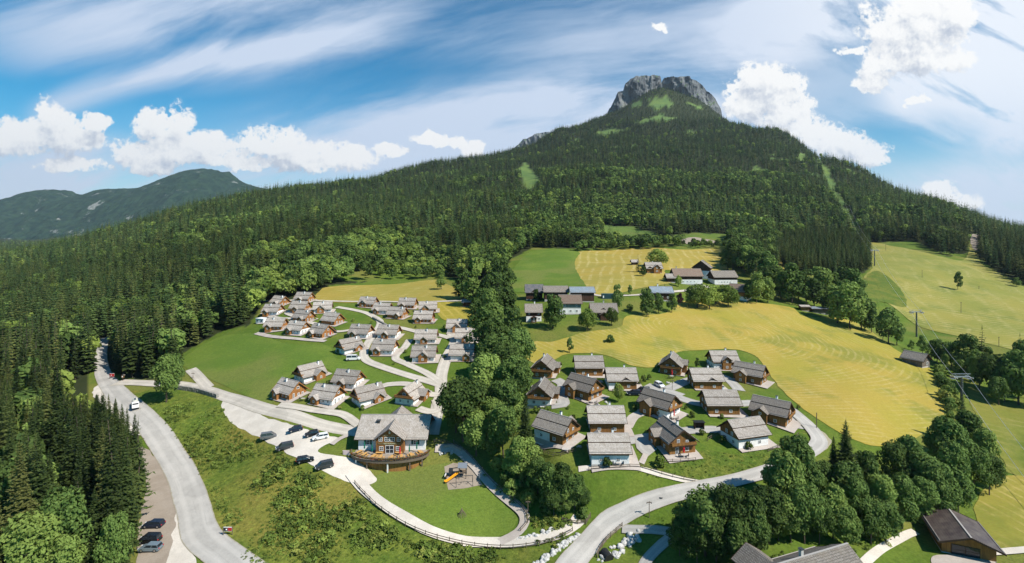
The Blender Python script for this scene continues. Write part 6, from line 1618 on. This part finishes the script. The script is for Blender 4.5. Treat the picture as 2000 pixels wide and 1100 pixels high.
# ------------------------------------------------------------------ garden furniture at the chalets
def garden_set(px, py, label, umb=None, rz=0):
    p = at(px, py, .3); r = empty('garden_table', p, R(rz), label, 'table', None)
    m = MB(); m.box((0, 0, .72), (1.3, .8, .05)); m.build('tabletop', mat('pale_table', (.5, .46, .42), .7), r)
    for x in (-.55, .55):
        for y in (-.3, .3): m = MB(); m.box((x, y, .36), (.06, .06, .72)); m.build('leg', DSTEEL, r)
    for i, (x, y, a) in enumerate(((-1.0, 0, 90), (1.0, 0, -90))):
        c = empty('garden_chair', p + Vector((x, y, 0)), R(a), 'dark garden chair ' + ('left' if x < 0 else 'right') + ' of the ' + label.replace('garden table ', 'table '), 'chair')
        m = MB(); m.box((0, 0, .45), (.5, .5, .05)); m.build('seat', DSTEEL, c); m = MB(); m.box((0, .24, .75), (.5, .05, .6)); m.build('backrest', DSTEEL, c)
        for u in (-.22, .22):
            for v in (-.22, .22): m = MB(); m.box((u, v, .22), (.04, .04, .45)); m.build('leg', DSTEEL, c)
    if umb: closed_parasol(p + Vector((.3, .7, 0)), umb[0], umb[1])
garden_set(1208, 912, 'garden table before the big white walled chalet', (REDP, 'closed red parasol before the big white walled chalet'))
garden_set(1335, 896, 'garden table before the valley facing gabled chalet', (REDP, 'closed red parasol before the valley facing gabled chalet'))
garden_set(1106, 885, 'garden table on the fenced patio')
garden_set(1158, 790, 'garden table before the diagonal chalet by the two drives')
garden_set(1312, 740, 'garden table below the gabled chalet with red towel', (REDP, 'closed red parasol of the upper gabled chalet'))
garden_set(1442, 797, 'garden table right of the long timber chalet', (REDP, 'closed red parasol right of the long timber chalet'))
garden_set(846, 633, 'garden table of the red parasol chalet', (REDP, 'red parasol at the upper left village chalet'))
garden_set(643, 660, 'garden table at the end of the lush field row', (REDP, 'red parasol at the end of the lush field row'))
garden_set(592, 784, 'garden table of the all wood chalet')
garden_set(1059, 801, 'garden table of the chalet beside the central grove')
garden_set(1316, 822, 'garden table of the central diagonal chalet', (REDP, 'red parasol of the central diagonal chalet'))
for px, py, s, lb in ((1288,912,1.5,'round bush left of the valley facing gabled chalet'),(1352,815,1.0,'round bush left of the long timber chalet'),(1257,745,1.2,'dark bush above the parking bay'),(1268,742,1.0,'smaller dark bush above the parking bay'),(1412,866,1.1,'climbing bush on the left gable of the white walled chalet'),(1463,880,1.2,'reddish trained rose on the white chalet wall'),(1186,915,1.4,'trained fruit tree on the big white chalet wall'),(1046,805,1.0,'round bush below the chalet by the grove'),(1058,806,.9,'second round bush below the chalet by the grove'),(1072,806,.8,'third round bush below the chalet by the grove'),(708,801,.9,'small dark tree against the windowless gable'),(1250,752,1.0,'clipped green bush at the parking bay corner'),(1385,705,.9,'bush behind the upper timber chalets'),(1560,800,.8,'low bush at the outer road bend'),(1410,818,.8,'bush below the long timber chalet'),(800,812,.9,'low shrub behind the lodge roof')):
    p = at(px, py); o = bpy.data.objects.new('shrub', rt.choice(SHR)[1]); COL.objects.link(o); o.location = p; o.scale = (s, s, s * 1.1); tag(o, lb, 'shrub')
for k, (px, py, lb) in enumerate(((575,752,'shrub behind the gabled chalet of the lower row'),(640,752,'shrub between two lower row chalets'),(662,800,'low shrub by the footpath in front of the lower row'),(730,765,'shrub above the windowless gable chalet'),(700,735,'shrub in the grass above the lower group'),(770,712,'shrub beside the middle village lane'),(735,672,'shrub between the two porch chalets'),(792,690,'shrub right of the wide roofed chalet'),(868,700,'shrub left of the half hidden chalet'),(660,690,'shrub left of the balcony chalet'),(690,628,'shrub beside the topmost lane'),(725,632,'shrub above the curved rubble wall'),(812,640,'shrub left of the red parasol chalet'),(868,640,'shrub between lane and central gabled chalet'),(615,625,'shrub at the oval yard'),(560,628,'shrub in front of the small white chalet'),(1110,800,'shrub below the diagonal chalet'),(1150,812,'shrub above the long brown chalet'),(1240,800,'shrub at the drive of the central chalet'),(1340,800,'shrub on the slope below the lane loop'),(1370,850,'shrub by the level lane'),(1480,800,'shrub beside the lane end'),(1230,880,'shrub right of the long brown chalet'),(1120,820,'shrub on the slope left of the brown chalet'),(1440,775,'shrub under the dark top right chalet'))):
    p = at(px, py); s = rb.uniform(.6, 1.1); o = bpy.data.objects.new('shrub', SHR[k % 2][1]); COL.objects.link(o); o.location = p; o.rotation_euler = (0, 0, k); o.scale = (s, s, s); tag(o, lb, 'shrub')
# culvert
p = at(1190, 1096); r = empty('culvert_pipe', p, R(20), 'dark round culvert mouth among the white boulders', 'culvert')
m = MB(); m.bar((0, 0, .3), (0, 2.2, .5), 1.0, 16); m.build('pipe', BLKB, r)
# manholes
for px, py, lb in ((1291,975,'round manhole cover on the pale road, left one'),(1409,948,'round manhole cover on the pale road, right one')):
    p = at(px, py, .33); m = MB(); m.lathe([(0, .05), (.4, .05), (.42, .0)], n=16); o = m.build('manhole_cover', DSTEEL); o.location = p; tag(o, lb, 'manhole')

# ------------------------------------------------------------------ haze
hm = bpy.data.materials.new('air'); hm.use_nodes = True; nt = hm.node_tree; nt.nodes.remove(nt.nodes['Principled BSDF'])
pv = nt.nodes.new('ShaderNodeVolumePrincipled'); pv.inputs['Color'].default_value = (.72, .82, .95, 1); pv.inputs['Density'].default_value = 3.8e-5; pv.inputs['Anisotropy'].default_value = .2
nt.links.new(pv.outputs[0], nt.nodes['Material Output'].inputs['Volume'])
hb = MB(); hb.box((0, 4900, 150), (22000, 11000, 2700)); ho = hb.build('haze', hm, None, weld=True); tag(ho, 'faint bluish air over the valley', None, None, 'stuff')
